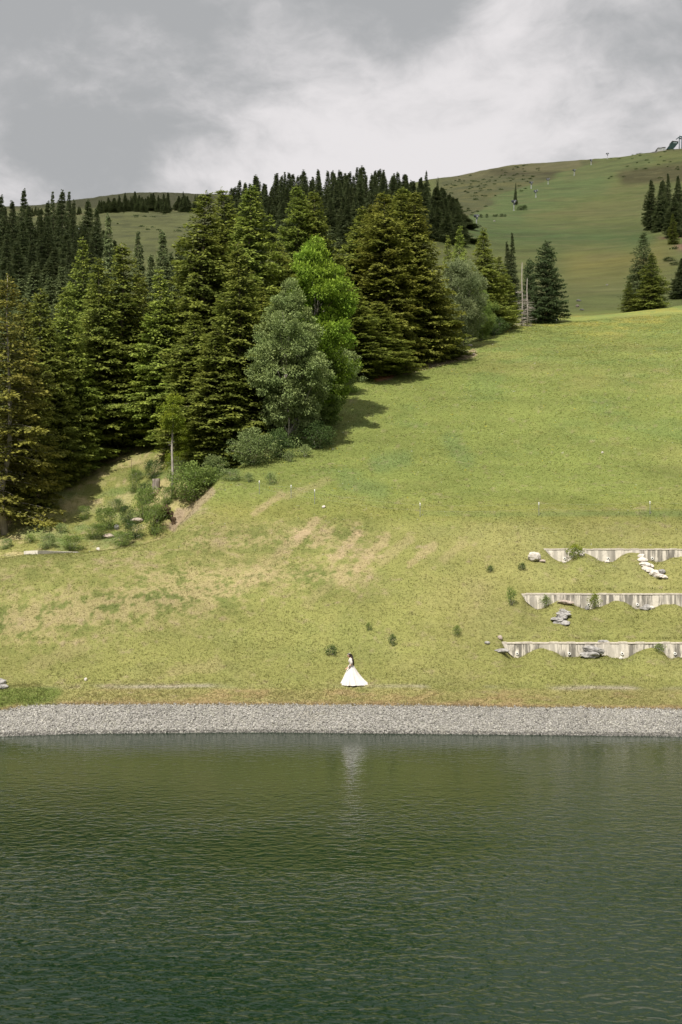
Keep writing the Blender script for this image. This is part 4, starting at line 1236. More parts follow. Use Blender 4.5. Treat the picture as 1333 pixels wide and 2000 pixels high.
CONC = concrete_mat()
COPE = simple('pale_concrete', (0.42, 0.38, 0.33), (0.64, 0.59, 0.52), 4, .9, .4, .2, objc=False)
PIPE = simple('white_plastic', (0.72, 0.72, 0.70), (0.8, 0.8, 0.78), 4, .5)
DARKH = simple('drain_shade_black', (0.02, 0.02, 0.02), None, 4, .9)
for wi, (px0, Dw, hm, ph) in enumerate(WALLS):
    lab = ['streaked concrete retaining wall, topmost of the three terraces', 'streaked concrete retaining wall, middle of the three terraces', 'streaked concrete retaining wall, lowest of the three terraces'][wi]
    x0 = (px0 - CX) / F * Dw; x1 = x0 + 46; zt = WORIG[wi]
    e = empty('retaining_wall', (x0, Dw, zt), lab, 'retaining wall', 'terrace retaining walls')
    m = MB(); L = x1 - x0; n = 90; rr = random.Random(wi)
    # slightly battered face, sloped left end
    vs, fs = [], []
    for k in range(n + 1):
        x = L * k / n; jz = 0.012 * math.sin(x * 3.1) + 0.008 * rr.uniform(-1, 1); jy = 0.01 * math.sin(x * 1.7)
        zb = -1.6 if k > 3 else -0.12 - 1.48 * k / 3.5
        vs += [(x, -0.10 + jy, zb), (x, 0.0 + jy, -0.105 + jz), (x, 0.30, -0.105 + jz), (x, 0.30, zb)]
    for k in range(n):
        for j in range(4):
            fs.append((k * 4 + j, (k + 1) * 4 + j, (k + 1) * 4 + (j + 1) % 4, k * 4 + (j + 1) % 4))
    fs += [(0, 1, 2, 3), (n * 4 + 3, n * 4 + 2, n * 4 + 1, n * 4)]
    m.add(vs, fs).build('wall_face', CONC, e)
    m = MB()
    for k in range(n):
        xa, xb = L * k / n, L * (k + 1) / n
        j = 0.012 * rr.uniform(-1, 1)
        m.box(xa + .002, -0.025 + j, -0.10 + j * .3, xb - .002, 0.31, -0.012 + j * 1.6)
    m.build('coping', COPE, e)
    dps = [[1103, 1188, 1274], [1149, 1245], [1010, 1112, 1215, 1318]][wi]
    for dpx in dps:
        xx = (dpx - px0) / F * Dw
        zz = -hm * [0.72, 0.72, 0.72][wi]
        d = MB(); d.tube([(xx, -0.12, zz), (xx, 0.02, zz)], 0.09, 14)
        dd = d.build('drain_pipe', PIPE, e, False)
        d2 = MB(); d2.tube([(xx, -0.124, zz), (xx, -0.1205, zz)], 0.045, 12)
        d2.build('drain_shade_disc', DARKH, dd)  # black disc on the closed pipe end paints the dark of its bore

q = ground_at(98, 1081, 76, 90)
e = empty('concrete_slab', (0, 0, 0), 'low pale concrete slab edge lying at the foot of the gully slope', 'slab')
xa, xm, xb = (47 - CX) / F * 81.5, (74 - CX) / F * 80.6, (150 - CX) / F * 84
za, zm, zb = zy(1078, 81.5), zy(1077, 80.6), zy(1079, 84)
m = MB()
m.add([(xa, 81.5, za - .5), (xm, 80.6, zm - .5), (xb, 84.5, zb - .5), (xb, 85.3, zb - .5), (xa, 82.6, za - .5), (xa, 81.5, za + .05), (xm, 80.6, zm + .07), (xb, 84.5, zb), (xb, 85.3, zb), (xa, 82.6, za + .05)],
      [(0, 1, 6, 5), (1, 2, 7, 6), (2, 3, 8, 7), (3, 4, 9, 8), (4, 0, 5, 9), (5, 6, 7, 8, 9), (4, 3, 2, 1, 0)])
m.build('slab_block', simple('bright_concrete', (0.50, 0.47, 0.42), (0.68, 0.64, 0.58), 3, .9, .3, .2), e)

# ------------------------------------------------------------------ fence stakes
STAKE = simple('stake_grey', (0.16, 0.17, 0.15), (0.28, 0.29, 0.27), 8, .6)
INS = simple('insulator_white', (0.78, 0.78, 0.76), None, 5, .4)
RUST = simple('rusty_rod', (0.07, 0.05, 0.04), (0.13, 0.09, 0.07), 8, .9)


def stake(px, base, hpx, label, group, thick=0.022, m1=STAKE, top=True):
    q = ground_at(px, base)
    h = hpx * q.y / F
    e = empty('fence_post', q, label, 'fence post', group)
    m = MB(); m.tube([(0, 0, -.3), (0, 0, h)], [thick, thick * .9], 8)
    for z in (.35, .62, .9): m.box(-thick * 1.6, -thick * 1.9, h * z - .014, thick * 1.6, -thick * .9, h * z + .014)
    m.build('stake', m1, e)
    if top:
        m = MB(); m.tube([(0, 0, h - .16), (0, 0, h - .02), (0, 0, h + .03)], [thick * 1.7, thick * 1.8, thick * .8], 8)
        m.build('insulator', INS, e)


for (px, b, h, lb) in ((507, 966, 26, 'leftmost white topped fence stake, near the saplings'), (569, 973, 25, 'second white topped fence stake from the left'), (615, 985, 28, 'third fence stake from the left, beside the flat stone'),
                       (821, 1010, 27, 'fence stake above the erosion stripes in mid slope'), (1053, 1007, 25, 'fence stake above the left end of the top wall'), (1270, 1005, 25, 'rightmost fence stake above the top wall')):
    stake(px, b, h, lb, 'white topped stakes of the meadow fence')
for (px, b, h, lb) in ((710, 743, 13, 'small stake at the wood edge right of the maple'), (796, 716, 12, 'small stake at the wood edge under the bronze spruces'), (850, 694, 10, 'small stake at the wood edge left of the willow'),
                       (892, 676, 9, 'small stake at the foot of the grey willow'), (1087, 632, 8, 'small stake under the dark larch')):
    stake(px, b, h, lb, 'small stakes along the wood edge', 0.035)
stake(257, 918, 22, 'thin dark rod standing on the dry gully slope', 'dark rods on the gully slope', .018, RUST, False)
stake(178, 936, 18, 'thin dark rod near the left wood edge', 'dark rods on the gully slope', .018, RUST, False)
# fence wire between the stakes
pts = [ground_at(px, b) for px, b in ((507, 966), (569, 973), (615, 985), (821, 1010), (1053, 1007), (1270, 1005), (1420, 1004))]
m = MB()
for a, b in zip(pts[:-1], pts[1:]):
    for hz in (0.45, 0.85):
        m.tube([(a + (b - a) * t_) + Vector((0, -.03, hz - 0.12 * math.sin(math.pi * t_))) for t_ in (0, .25, .5, .75, 1)], 0.0025, 4)
tag(m.build('fence_wire', simple('wire_grey', (0.3, 0.3, 0.3), None, 3, .5)), 'thin grey wire strung between the meadow fence stakes', 'wire')

# ------------------------------------------------------------------ snow guns on the ski run
GUNP = simple('gun_post_paint', (0.55, 0.56, 0.57), (0.68, 0.68, 0.68), 3, .5)
GUNB = simple('gun_barrel_paint', (0.07, 0.08, 0.11), (0.12, 0.13, 0.16), 3, .5)


def snow_gun(px, D, hpx, label, wide=1.0, group='snow guns beside the ski run'):
    q = at(px, D); h = hpx * D / F * .92; wide *= .85
    e = empty('snow_gun', q, label, 'snow gun', group, random.uniform(-.6, .6))
    m = MB(); m.tube([(0, 0, -.5), (0, 0, h * .78)], [.18, .13], 10); m.tube([(0, 0, -.2), (0, 0, .25)], [.4, .34], 10)
    m.build('post', GUNP, e, True)
    b = MB(); r0 = .55 * wide
    b.tube([(-.9, 0, h * .84), (-.75, 0, h * .86), (.3, 0, h * .9), (.75, 0, h * .93), (.8, 0, h * .93)], [r0 * .7, r0, r0 * .95, r0 * .8, r0 * .6], 16)
    b.build('barrel', GUNB, e, True)
    c = MB(); c.tube([(.76, 0, h * .93), (.84, 0, h * .93)], r0 * .86, 16); c.build('nozzle_ring', GUNP, e, True)
    k = MB(); k.box(-.25, -.55, h * .55, .25, -.2, h * .72); k.build('control_box', GUNB, e)
    y = MB(); y.box(-.22, -.62 * wide, h * .76, .22, -.50 * wide, h * .9); y.box(-.22, .50 * wide, h * .76, .22, .62 * wide, h * .9); y.box(-.22, -.62 * wide, h * .745, .22, .62 * wide, h * .76)
    y.build('fork', GUNP, e)


for (px, D, hp, lb, wd) in ((931, 418, 20, 'lowest snow gun, pale post beside the ridge wood', 1.1), (1004, 500, 22, 'snow gun beside the juniper bush', 1.2), (1047, 545, 15, 'snow gun just right above the juniper bush', 1.1),
                            (1038, 590, 14, 'snow gun upper left of the pair above the juniper', .95), (1071, 620, 12, 'snow gun half way up the ski run', .95), (1122, 665, 13, 'second highest snow gun on the open slope', .9),
                            (1155, 715, 12, 'snow gun just under the skyline', .9), (1187, 755, 13, 'dark snow gun standing on the skyline', .9)):
    snow_gun(px, D, hp, lb, wd)

# ------------------------------------------------------------------ lift station on the summit
STG = simple('station_dark_green', (0.025, 0.06, 0.055), (0.04, 0.08, 0.07), 1, .5)
STW = simple('station_white', (0.62, 0.62, 0.60), (0.75, 0.75, 0.73), 1, .6)
STGl = simple('station_window', (0.30, 0.38, 0.38), None, 1, .15, spec=.8)
STR = simple('station_roof', (0.10, 0.09, 0.09), (0.16, 0.15, 0.15), 1, .7)
STL = simple('lift_steel', (0.07, 0.12, 0.14), (0.12, 0.17, 0.19), 1, .5)
D = 738; k = D / F
q = at(1312, D)
e = empty('lift_station', q, 'dark green slanted chairlift station on the summit', 'lift station')


def slab_px(pts, y0, y1, name, mat, par, base, D=D):
    """profile given as photo-pixel offsets from the base point, with real depth"""
    k = D / F
    vs = [(x * k, y0, z * k) for x, z in pts] + [(x * k, y1, z * k) for x, z in pts]
    n = len(pts)
    fs = [tuple(range(n)), tuple(range(2 * n - 1, n - 1, -1))] + [(i, i + n, (i + 1) % n + n, (i + 1) % n) for i in range(n)]
    return MB().add(vs, fs).build(name, mat, par)


slab_px([(-11, -1), (2, -1), (12, 11), (11, 13), (2, 14), (0, 14)], -2, 4, 'body', STG, e, q)
slab_px([(1, 10.4), (8.5, 10.2), (9.2, 12.4), (2.0, 12.8)], -2.15, -2.02, 'window', STGl, e, q)
slab_px([(-1, 14.1), (11.6, 13.1), (11.6, 13.9), (-.6, 14.9)], -2.3, 4.3, 'roof', STR, e, q)
q2 = at(1291, D)
e = empty('summit_building', q2, 'low white building with a dark stepped roof beside the lift station', 'building')
slab_px([(-8, -3), (9, -2), (8, 5), (1, 5), (0.5, 4), (-6.5, 4), (-8, 1)], -1.5, 3, 'wall', STW, e, q2)
slab_px([(-8.6, 1), (-6.8, 4.1), (.3, 4.1), (1, 5.1), (8.6, 5.3), (8.6, 5.9), (.6, 5.8), (-.2, 4.8), (-7.2, 4.8), (-9.2, 1.2)], -1.8, 3.3, 'roof', STR, e, q2)
for i, xw in enumerate((-5, -1.5, 3, 6)): slab_px([(xw, 1), (xw + 1.6, 1), (xw + 1.6, 2.8), (xw, 2.8)], -1.56, -1.51, 'window', STGl, e, q2)
q3 = at(1277, 728)
e = empty('stone_terrace', q3, 'low stony terrace left of the white summit building', 'terrace')
slab_px([(-5, -2), (6, -1), (5.5, 1.6), (1, 1.0), (-4, .2)], -1, 2, 'stonework', ROCKM, e, q3)
D2 = 745
q4 = at(1329, D2); k2 = D2 / F
e = empty('lift_pylon', q4, 'dark twin post lift pylon with rollers at the right edge of the summit', 'lift pylon')
for xx in (-1.8, 2.8):
    m = MB(); m.tube([(xx * k2, 0, -1), (xx * k2, 0, 25 * k2)], .26, 10); m.build('post', STL, e, True)
slab_px([(-7.5, 19.8), (-4, 22.2), (-1, 24.5), (3, 24.8), (9, 22), (9, 23.2), (3, 26.2), (-1.5, 26.4), (-4.5, 24), (-8.2, 21)], -.4, .4, 'crossarm', STL, e, q4, D2)
slab_px([(-1.2, 21), (2.2, 21), (2.2, 22.5), (-1.2, 22.5)], -.5, .5, 'roller_battery', STR, e, q4, D2)
m = MB(); m.tube([(-.9 * k2, 0, 26 * k2), (-1.0 * k2, 0, 28.5 * k2)], .08, 6); m.build('mast', STL, e)

# teal shelter seen between the dark trees at far left
q = at(149, 330)
q = Vector(((149 - CX) / F * 420, 420, zy(436, 420)))
q.z = float(G(q.x, q.y))
e = empty('shelter', q, 'small teal roofed shelter between dark trees at far left', 'shelter')
k = 420 / F
hz = (zy(424, 420) - q.z) / k
hz = max(6, min(22, hz))
slab_px([(-8, hz - 5), (8, hz - 5), (8, hz), (-8, hz)], -1.5, 1.5, 'panel', simple('teal_sheet', (0.10, 0.22, 0.24), (0.14, 0.28, 0.30), 1, .5), e, q, 420)
for xx in (-7, -1, 0.5, 7):
    slab_px([(xx, -2), (xx + .7, -2), (xx + .7, hz + .4), (xx, hz + .4)], -1.7, -1.52, 'post', STW, e, q, 420)


# ------------------------------------------------------------------ the bride
def skin_obj(name, verts, edges, radii, mat, parent, sub=2, root=0):
    me = bpy.data.meshes.new(name)
    me.from_pydata(verts, edges, [])
    me.materials.append(mat)
    o = link_obj(name, me, parent)
    md = o.modifiers.new('skin', 'SKIN'); md.use_smooth_shade = True
    lay = me.skin_vertices[0].data
    for i, rd in enumerate(radii):
        lay[i].radius = (rd, rd) if not hasattr(rd, '__len__') else rd
    lay[root].use_root = True
    s_ = o.modifiers.new('sub', 'SUBSURF'); s_.levels = sub; s_.render_levels = sub
    return o


def bride():
    q = ground_at(686, 1336)
    q.z += 0.0
    SK = simple('skin', (0.55, 0.33, 0.24), (0.60, 0.37, 0.27), 9, .55)
    DR_ = simple('ivory_tulle', (0.60, 0.575, 0.57), (0.70, 0.675, 0.67), 5, .8)
    LACE = simple('lace', (0.52, 0.48, 0.46), (0.66, 0.63, 0.61), 40, .85)
    HAIR = simple('dark_hair', (0.018, 0.013, 0.012), (0.035, 0.026, 0.022), 25, .4, .3, .5, stretch=(1, 1, .2))
    FLW = simple('white_petals', (0.85, 0.80, 0.70), (0.92, 0.9, 0.85), 20, .8)
    e = empty('person', q, 'bride in a long white gown with long dark hair walking left along the bank', 'person')
    # body facing -x; x forward is negative
    V = [(0.03, 0, 0.98), (0.02, 0, 1.12), (0.0, 0, 1.25), (-0.01, 0, 1.36), (-0.04, 0, 1.44), (-0.065, 0, 1.50),
         (0.02, 0.10, 0.93), (-0.06, 0.11, 0.50), (-0.10, 0.11, 0.10), (-0.22, 0.11, 0.04),            # left leg forward
         (0.03, -0.10, 0.93), (0.04, -0.10, 0.50), (0.22, -0.10, 0.13), (0.12, -0.10, 0.05),
         (0.0, 0.17, 1.36), (0.03, 0.24, 1.12), (-0.14, 0.22, 0.92), (-0.20, 0.20, 0.87),
         (0.0, -0.17, 1.36), (0.02, -0.25, 1.11), (-0.16, -0.24, 0.93), (-0.22, -0.23, 0.885)]
    E = [(0, 1), (1, 2), (2, 3), (3, 4), (4, 5), (0, 6), (6, 7), (7, 8), (8, 9), (0, 10), (10, 11), (11, 12), (12, 13), (3, 14), (14, 15), (15, 16), (16, 17), (3, 18), (18, 19), (19, 20), (20, 21)]
    Rr = [.14, .11, .115, .11, .055, .05, .10, .06, .04, .035, .10, .06, .04, .035, .055, .042, .027, .024, .055, .042, .027, .024]
    # fingers: five short chains rooted in each palm
    for (wi_, sy) in ((17, 0.20), (21, -0.23)):
        w0 = Vector(V[wi_])
        pal = w0 + Vector((-0.045, 0, -0.025)); V.append(tuple(pal)); Rr.append(.024); E.append((wi_, len(V) - 1)); pi_ = len(V) - 1
        for f, (dy, ln) in enumerate(((-.026, .062), (-.010, .072), (.008, .068), (.024, .055))):
            a = pal + Vector((-.03, dy, -.012)); b = a + Vector((-ln * .55, dy * .2, -ln * .5)); c = b + Vector((-.004, 0, -ln * .45))
            base = len(V); V += [tuple(a), tuple(b), tuple(c)]; Rr += [.009, .008, .0065]
            E += [(pi_, base), (base, base + 1), (base + 1, base + 2)]
        sg = 1 if sy < 0 else -1
        a = w0 + Vector((-.03, sg * .028, .0)); b = a + Vector((-.03, sg * .012, -.025))
        base = len(V); V += [tuple(a), tuple(b)]; Rr += [.011, .009]; E += [(wi_, base), (base, base + 1)]
    skin_obj('body', V, E, Rr, SK, e, 2)
    # head with face, bowed forward
    import bmesh
    bm = bmesh.new()
    bmesh.ops.create_uvsphere(bm, u_segments=40, v_segments=30, radius=1)
    for v in bm.verts:
        c = v.co.copy()
        x, y, z = c.x * .098, c.y * .077, c.z * .118
        if c.z < -0.1: y *= 1 + 0.28 * (c.z + .1); x *= 1 + 0.10 * (c.z + .1)
        fr = max(0, -c.x)
        if c.x < -0.3 and c.z < 0.2: x -= 0.006 * (0.2 - c.z)                    # jaw forward
        nose = math.exp(-(c.y / .16) ** 2 - ((c.z + .12) / .20) ** 2) * fr
        x -= nose * .026
        eye = (math.exp(-((abs(c.y) - .38) / .16) ** 2 - ((c.z - .08) / .12) ** 2)) * fr
        x += eye * .010
        lip = math.exp(-(c.y / .26) ** 2 - ((c.z + .50) / .07) ** 2) * fr
        x -= lip * .008
        chin = math.exp(-(c.y / .26) ** 2 - ((c.z + .86) / .16) ** 2)
        x -= chin * .012
        v.co = (x, y, z)
    hm_ = bpy.data.meshes.new('head'); bm.to_mesh(hm_); bm.free(); hm_.materials.append(SK)
    for p_ in hm_.polygons: p_.use_smooth = True
    hp = Vector((-0.105, 0, 1.585)); tilt = -0.38
    hd = link_obj('head', hm_, e, hp); hd.rotation_euler = (0, tilt, 0)
    em = MB()
    EYE = simple('dark_eye', (0.03, 0.02, 0.02), None, 5, .2)
    for sy in (-1, 1):
        em.tube([(-.083, sy * .030, .008), (-.089, sy * .030, .008)], .010, 10)
    em.build('eyes', EYE, hd)
    lp_ = MB(); lp_.tube([(-.094, -.020, -.058), (-.101, 0, -.057), (-.094, .020, -.058)], [.003, .006, .003], 6)
    lp_.build('lips', simple('lips', (0.45, 0.14, 0.13), None, 5, .5), hd, True)
    er = MB()
    for sy in (-1, 1): er.tube([(.0, sy * .074, -.022), (.008, sy * .084, .0), (.002, sy * .080, .026)], [.010, .015, .010], 8)
    er.build('ears', SK, hd, True)
    # hair: cap over the skull plus a long fall down the back
    bm = bmesh.new(); bmesh.ops.create_uvsphere(bm, u_segments=32, v_segments=22, radius=1)
    dl = [v for v in bm.verts if (v.co.x < -0.30 and v.co.z < 0.50 - 0.2 * v.co.x) or v.co.z < -.75]
    bmesh.ops.delete(bm, geom=dl, context='VERTS')
    for v in bm.verts:
        v.co = (v.co.x * .112 + .004, v.co.y * .092, v.co.z * .132 + .006)
    hc = bpy.data.meshes.new('hair_cap'); bm.to_mesh(hc); bm.free(); hc.materials.append(HAIR)
    for p_ in hc.polygons: p_.use_smooth = True
    o = link_obj('hair', hc, e, hp); o.rotation_euler = (0, tilt, 0)
    so_ = o.modifiers.new('s', 'SOLIDIFY'); so_.thickness = .012
    vs, fs = [], []
    prof = [(.01, 1.66, .07, .05), (.03, 1.56, .095, .07), (.055, 1.46, .12, .07), (.09, 1.36, .13, .06), (.125, 1.26, .12, .05), (.145, 1.16, .11, .045), (.15, 1.06, .085, .035), (.155, .99, .05, .02)]
    n = 18
    for i, (x, z, ry, rx) in enumerate(prof):
        for k_ in range(n):
            a = 2 * math.pi * k_ / n; j = 1 + .10 * math.sin(5 * a + i * .6)
            vs.append((x + math.cos(a) * rx * j, math.sin(a) * ry * j, z))
    for i in range(len(prof) - 1):
        for k_ in range(n): fs.append((i * n + k_, i * n + (k_ + 1) % n, (i + 1) * n + (k_ + 1) % n, (i + 1) * n + k_))
    fs += [tuple(range(n)), tuple((len(prof) - 1) * n + k_ for k_ in range(n))[::-1]]
    MB().add(vs, fs).build('long_hair', HAIR, o, True)
    ob = COL.objects['long_hair']; ob.parent = e
    # flower wreath
    wr = empty('wreath', (0, 0, 0)); wr.parent = e; wr.location = hp; wr.rotation_euler = (0, tilt, 0)
    m = MB(); rr = random.Random(2)
    for k_ in range(30):
        a = 2 * math.pi * k_ / 30
        c = Vector((math.cos(a) * .100 + .015, math.sin(a) * .092, .082 + .018 * math.cos(a)))
        for j in range(5):
            b = rr.uniform(0, 6.28); dv = Vector((math.cos(b), math.sin(b), rr.uniform(.1, 1))).normalized() * .026
            sd_ = dv.cross(Vector((0, 0, 1))).normalized() * .012
            m.add([c, c + dv * .5 + sd_, c + dv, c + dv * .5 - sd_], [(0, 1, 2, 3)])
    wo_ = m.build('petals', FLW, wr)
    # bodice and sleeves
    vs, fs = [], []
    prof = [(.02, 1.01, .125, .155), (.02, 1.06, .105, .135), (.015, 1.12, .103, .132), (.005, 1.20, .12, .15), (-.005, 1.28, .128, .165), (-.005, 1.35, .115, .18), (-.015, 1.41, .085, .135), (-.03, 1.445, .06, .07), (-.035, 1.462, .056, .062)]
    n = 30
    for i, (x, z, rx, ry) in enumerate(prof):
        for k_ in range(n):
            a = 2 * math.pi * k_ / n
            bust = .03 * math.exp(-((z - 1.27) / .06) ** 2) * max(0, -math.cos(a)) ** 2
            vs.append((x + math.cos(a) * (rx + bust), math.sin(a) * ry, z))
    for i in range(len(prof) - 1):
        for k_ in range(n): fs.append((i * n + k_, i * n + (k_ + 1) % n, (i + 1) * n + (k_ + 1) % n, (i + 1) * n + k_))
    MB().add(vs, fs).build('bodice', LACE, e, True)
    for sy in (1, -1):
        sh = Vector((0.0, sy * .15, 1.375)); el = Vector((.03 if sy > 0 else .02, sy * .245, 1.115)); wr_ = Vector((-.15, sy * .225, .925))
        m = MB(); m.tube([sh + Vector((0, -sy * .06, .02)), sh, sh.lerp(el, .5), el, el.lerp(wr_, .5), wr_], [.06, .082, .076, .068, .056, .042], 16, cap=False)
        m.build('sleeve', LACE, e, True)
    # wide gown with folds and a train trailing behind
    vs, fs = [], []
    n = 120; rows = 26
    for i in range(rows + 1):
        t = i / rows; z = 1.035 * (1 - t)
        fx = .13 + .44 * t ** .95; bx_ = .13 + .66 * t ** 1.1 + .12 * t ** 4; sy_ = .16 + .36 * t ** .9
        for k_ in range(n):
            a = 2 * math.pi * k_ / n; ca = math.cos(a)
            rx = fx if ca < 0 else bx_
            fold = 1 + .10 * t * math.sin(13 * a + 1.5 * math.sin(3 * a)) + .025 * t * math.sin(29 * a + 2 * t)
            x = .02 + ca * rx * fold; y = math.sin(a) * sy_ * fold
            lift = 0.0
            zz = z + lift + .012 * t * math.sin(13 * a)
            if i == rows: zz = max(zz, .0)
            vs.append((x, y, zz))
    for i in range(rows):
        for k_ in range(n): fs.append((i * n + k_, i * n + (k_ + 1) % n, (i + 1) * n + (k_ + 1) % n, (i + 1) * n + k_))
    # drape the hem on the ground
    vs = [(x, y, z + max(-.03, min(.12, float(G(q.x + x, q.y + y)) - q.z)) * (1 - z / 1.06) - .03 * (1 - z)) for x, y, z in vs]
    MB().add(vs, fs).build('gown', DR_, e, True)
    b = MB(); b.tube([(.02 + math.cos(a) * .13, math.sin(a) * .155, 1.035) for a in [2 * math.pi * k_ / 24 for k_ in range(25)]], .014, 8, cap=False)
    b.build('waistband', LACE, e, True)
    sc = (59 * q.y / F) / 1.70
    e.scale = (sc, sc, sc)
    return e


bride()

# ------------------------------------------------------------------ gravel, grass (things nobody could count)
GRAV = None


def gravel():
    m, t = mat_new('gravel_stone')
    col = t.n('ShaderNodeVertexColor', layer_name='Col').outputs[0]
    out(t, t.n('ShaderNodeBsdfPrincipled', inp={'Base Color': col, 'Roughness': .85, 'Specular IOR Level': .25}).outputs[0])
    n = 160000
    px = RNG.uniform(-120, 1450, n); D = RNG.uniform(58.5, 66.0, n)
    X = (px - CX) / F * D; Z = G(X, D); PY = YH - (Z - CAMZ) * F / D
    ge = np.interp(px, [-200, 0, 60, 110, 200, 700, 1333, 1600], [1400, 1389, 1379, 1377.5, 1377, 1378, 1387, 1391])
    ok = (PY > ge - 1.0 + RNG.normal(0, 1.2, n) + 2.2 * fbm(X, D, 1.6, 3, 222)) & (Z > -0.35)
    X, Y, Z = X[ok], D[ok], Z[ok]; n = len(X)
    base = np.array([(1, 0, 0), (-1, 0, 0), (0, 1, 0), (0, -1, 0), (0, 0, 1), (0, 0, -1)], float)
    tri = np.array([(0, 2, 4), (2, 1, 4), (1, 3, 4), (3, 0, 4), (2, 0, 5), (1, 2, 5), (3, 1, 5), (0, 3, 5)])
    s = 0.018 + 0.045 * RNG.random(n) ** 2.4
    sc = s[:, None] * RNG.uniform(0.6, 1.3, (n, 3))
    V = base[None] * sc[:, None, :] * RNG.uniform(.8, 1.2, (n, 6, 1))
    a, b = RNG.uniform(0, 6.28, n), RNG.uniform(-.7, .7, n)
    ca, sa, cb, sb = np.cos(a), np.sin(a), np.cos(b), np.sin(b)
    x = V[..., 0] * cb[:, None] + V[..., 2] * sb[:, None]; z = -V[..., 0] * sb[:, None] + V[..., 2] * cb[:, None]; y = V[..., 1]
    x2 = x * ca[:, None] - y * sa[:, None]; y2 = x * sa[:, None] + y * ca[:, None]
    V = np.stack([x2 + X[:, None], y2 + Y[:, None], z + (Z + s * .35)[:, None]], -1).reshape(-1, 3)
    Fc = (np.arange(n)[:, None, None] * 6 + tri[None]).reshape(-1, 3)
    g = RNG.normal(0.265, 0.085, n).clip(0.09, 0.60) * np.where(Z < 0.10, 0.5, 1.0) * (1 + .18 * fbm(X, Y, 2.5, 4, 333))
    c = np.stack([g * 1.02, g, g * RNG.uniform(.88, .97, n), np.ones(n)], -1)
    me = mesh_np('gravel', V, Fc, 3, [m], {'Col': ('FLOAT_COLOR', np.repeat(c, 6, 0))})
    tag(link_obj('gravel', me), 'grey loose gravel on the shore slope above the water', 'gravel', kind='stuff')


gravel()


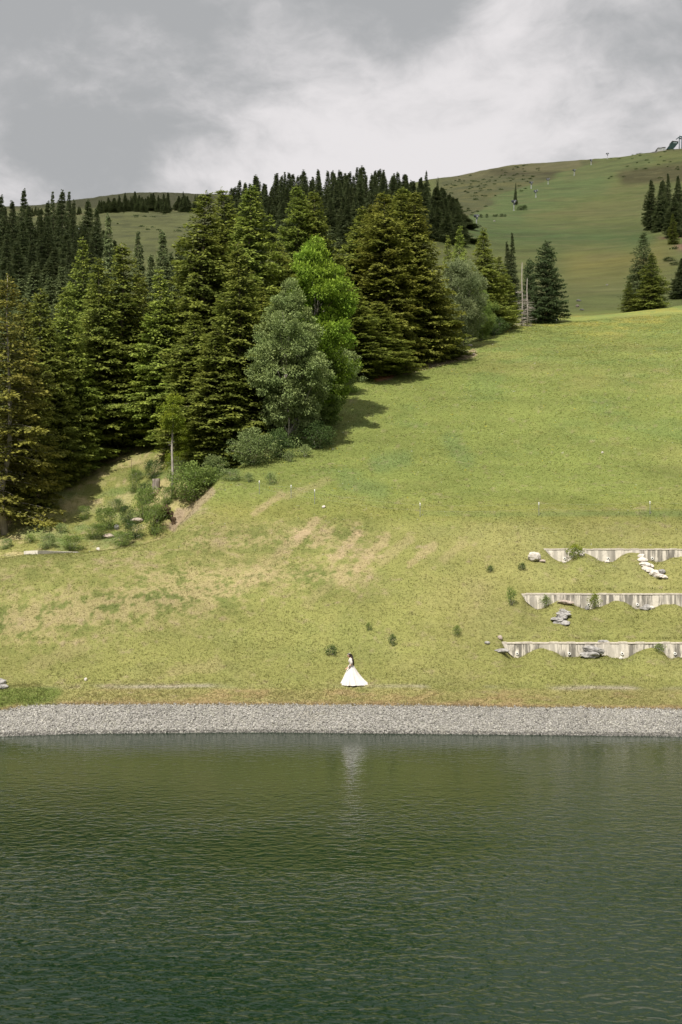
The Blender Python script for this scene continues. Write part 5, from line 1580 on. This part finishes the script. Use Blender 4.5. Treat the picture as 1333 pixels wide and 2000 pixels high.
def grass():
    m, t = mat_new('grass_blades')
    col = t.n('ShaderNodeVertexColor', layer_name='Col').outputs[0]
    d = t.n('ShaderNodeBsdfPrincipled', inp={'Base Color': col, 'Roughness': .75, 'Specular IOR Level': .15})
    tr = t.n('ShaderNodeBsdfTranslucent', inp={'Color': col})
    out(t, t.n('ShaderNodeMixShader', inp={0: .3, 1: d.outputs[0], 2: tr.outputs[0]}).outputs[0])
    n = 430000
    u = RNG.random(n)
    D = 63.3 + (185 - 63.3) * u ** 1.35
    px = RNG.uniform(-80, 1420, n)
    X = (px - CX) / F * D; Z = G(X, D); PY = YH - (Z - CAMZ) * F / D
    ge = np.interp(px, [-200, 0, 60, 110, 200, 700, 1333, 1600], [1400, 1389, 1379, 1377.5, 1377, 1378, 1387, 1391])
    ok = (PY < ge + RNG.normal(0, 1.0, n))
    fr = np.interp(px, [0, 150, 270, 335, 385, 430, 520, 600, 640, 700, 800, 900, 1000, 1100], [1030, 925, 868, 842, 900, 915, 895, 845, 780, 745, 705, 672, 634, 600])
    ok &= (PY > fr - 15)
    for wi, (px0, Dw, hm, ph) in enumerate(WALLS): ok &= ~((px > px0 - 3) & (D > Dw - .05) & (D < Dw + .14))
    C = ground_color(X, D, Z)
    earthy = C[:, 0] > 0.285
    ok &= ~(earthy & (RNG.random(n) < 0.7))
    X, Y, Z, C, D = X[ok], D[ok], Z[ok], C[ok], D[ok]; n = len(X)
    k = 4                                     # blades per tuft
    XX = np.repeat(X, k) + RNG.normal(0, .035, n * k) * np.repeat(D / 66, k); YY = np.repeat(Y, k) + RNG.normal(0, .035, n * k); ZZ = np.repeat(Z, k) - .005
    tall = 0.025 + 0.035 * RNG.random(n) * (1 + 0.8 * sstep(-.1, .4, fbm(X, Y, 3, 3, 200))) * (1 - .25 * (D > 86)) + 0.09 * (RNG.random(n) < .03)
    for wi, (px0, Dw, hm, ph) in enumerate(WALLS):           # fringe leaning over the wall tops
        fr_ = (D > Dw + .14) & (D < Dw + .5) & (RNG.random(n) < .6) & (X / D * F + CX > px0)
        tall = np.where(fr_, tall + .06, tall)
    ge2 = np.interp(X / Y * F + CX, [-200, 0, 60, 110, 200, 700, 1333, 1600], [1400, 1389, 1379, 1377.5, 1377, 1378, 1387, 1391])
    PY2 = YH - (Z - CAMZ) * F / Y
    tall = np.where(abs(PY2 - ge2) < 3, tall + .05, tall)
    tall = np.where((X / Y * F + CX < 85 + 25 * fbm(X, Y, 1.2, 3, 231)) & (Y < 67.2), tall * 1.25 + .02, tall)
    h = np.repeat(tall, k) * RNG.uniform(.6, 1.3, n * k)
    w_ = (0.007 + 0.009 * RNG.random(n * k)) * np.repeat(D / 66, k)
    a = RNG.uniform(0, 6.28, n * k); lean = RNG.uniform(0.1, .9, n * k) * h; la = RNG.uniform(0, 6.28, n * k)
    A = np.stack([XX - np.cos(a) * w_, YY - np.sin(a) * w_, ZZ], -1); B = np.stack([XX + np.cos(a) * w_, YY + np.sin(a) * w_, ZZ], -1)
    Tt = np.stack([XX + np.cos(la) * lean, YY + np.sin(la) * lean, ZZ + h], -1)
    V = np.stack([A, B, Tt], 1).reshape(-1, 3)
    Fc = np.arange(len(V)).reshape(-1, 3)
    cj = C * np.exp(RNG.normal(0.05, 1, (n, 1)) * np.where(D > 86, .11, .16)[:, None]) * np.array([1, 1, 1]) + RNG.normal(0, .008, (n, 3)) * np.array([1, .6, .5])
    straw = RNG.random(n) < .13
    cj[straw] = cj[straw] * .55 + np.array([.36, .31, .16]) * .45
    green = RNG.random(n) < .13
    cj[green] = cj[green] * .5 + np.array([.08, .125, .025]) * .5
    fl = (D > 88) & (RNG.random(n) < .012)
    cj[fl] = (.60, .47, .03)
    fw = (D > 80) & (RNG.random(n) < .006)
    cj[fw] = (.6, .6, .55)
    cj = np.clip(cj, .01, .9)
    cc = np.repeat(np.concatenate([cj, np.ones((n, 1))], 1), k * 3, 0)
    me = mesh_np('grass', V, Fc, 3, [m], {'Col': ('FLOAT_COLOR', cc)})
    tag(link_obj('grass', me), 'short green and straw coloured grass covering the slope', 'grass', kind='stuff')


grass()


# ------------------------------------------------------------------ the cloud that shades the far hill
def cloud():
    m, t = mat_new('cloud_vapour')
    tr = t.n('ShaderNodeBsdfTransparent', inp={'Color': (0.67, 0.67, 0.68, 1)})
    tl = t.n('ShaderNodeBsdfTranslucent', inp={'Color': (0.9, 0.9, 0.92, 1)})
    out(t, t.n('ShaderNodeMixShader', inp={0: 0.35, 1: tr.outputs[0], 2: tl.outputs[0]}).outputs[0])
    zc = 760.0
    nx, ny = 90, 90
    # shadow region on the hill -> cloud position along the sun direction
    kx_ = SUNV.x / SUNV.z; ky_ = SUNV.y / SUNV.z
    gx = np.linspace(-900, 900, nx); gy = np.linspace(150, 1700, ny)
    GX, GY = np.meshgrid(gx, gy)
    hz = np.interp(GY, [150, 250, 400, 800, 1700], [30, 60, 110, 230, 230])
    U = GX + kx_ * (zc - hz); Vv = GY + ky_ * (zc - hz)
    edge = sstep(190, 235, GY + 14 * fbm(GX, GY, 60, 3, 300)) * sstep(1700, 1500, GY) * sstep(900, 800, abs(GX))
    th = edge ** .5 * (30 + 22 * fbm(GX, GY, 160, 4, 310))
    inside = edge > 0.02
    top = np.stack([U, Vv, zc + th], -1).reshape(-1, 3); bot = np.stack([U, Vv, zc - th * .35], -1).reshape(-1, 3)
    V = np.concatenate([top, bot]); ii = np.arange(nx * ny).reshape(ny, nx)
    cell = inside[:-1, :-1] & inside[1:, 1:] & inside[:-1, 1:] & inside[1:, :-1]
    q1 = np.stack([ii[:-1, :-1], ii[:-1, 1:], ii[1:, 1:], ii[1:, :-1]], -1)[cell]
    q2 = q1[:, ::-1] + nx * ny
    me = mesh_np('cloud', V, np.concatenate([q1, q2]), 4, [m], smooth=True)
    tag(link_obj('cloud', me), 'broad grey cloud drifting high over the far hill', 'cloud', kind='stuff')


cloud()
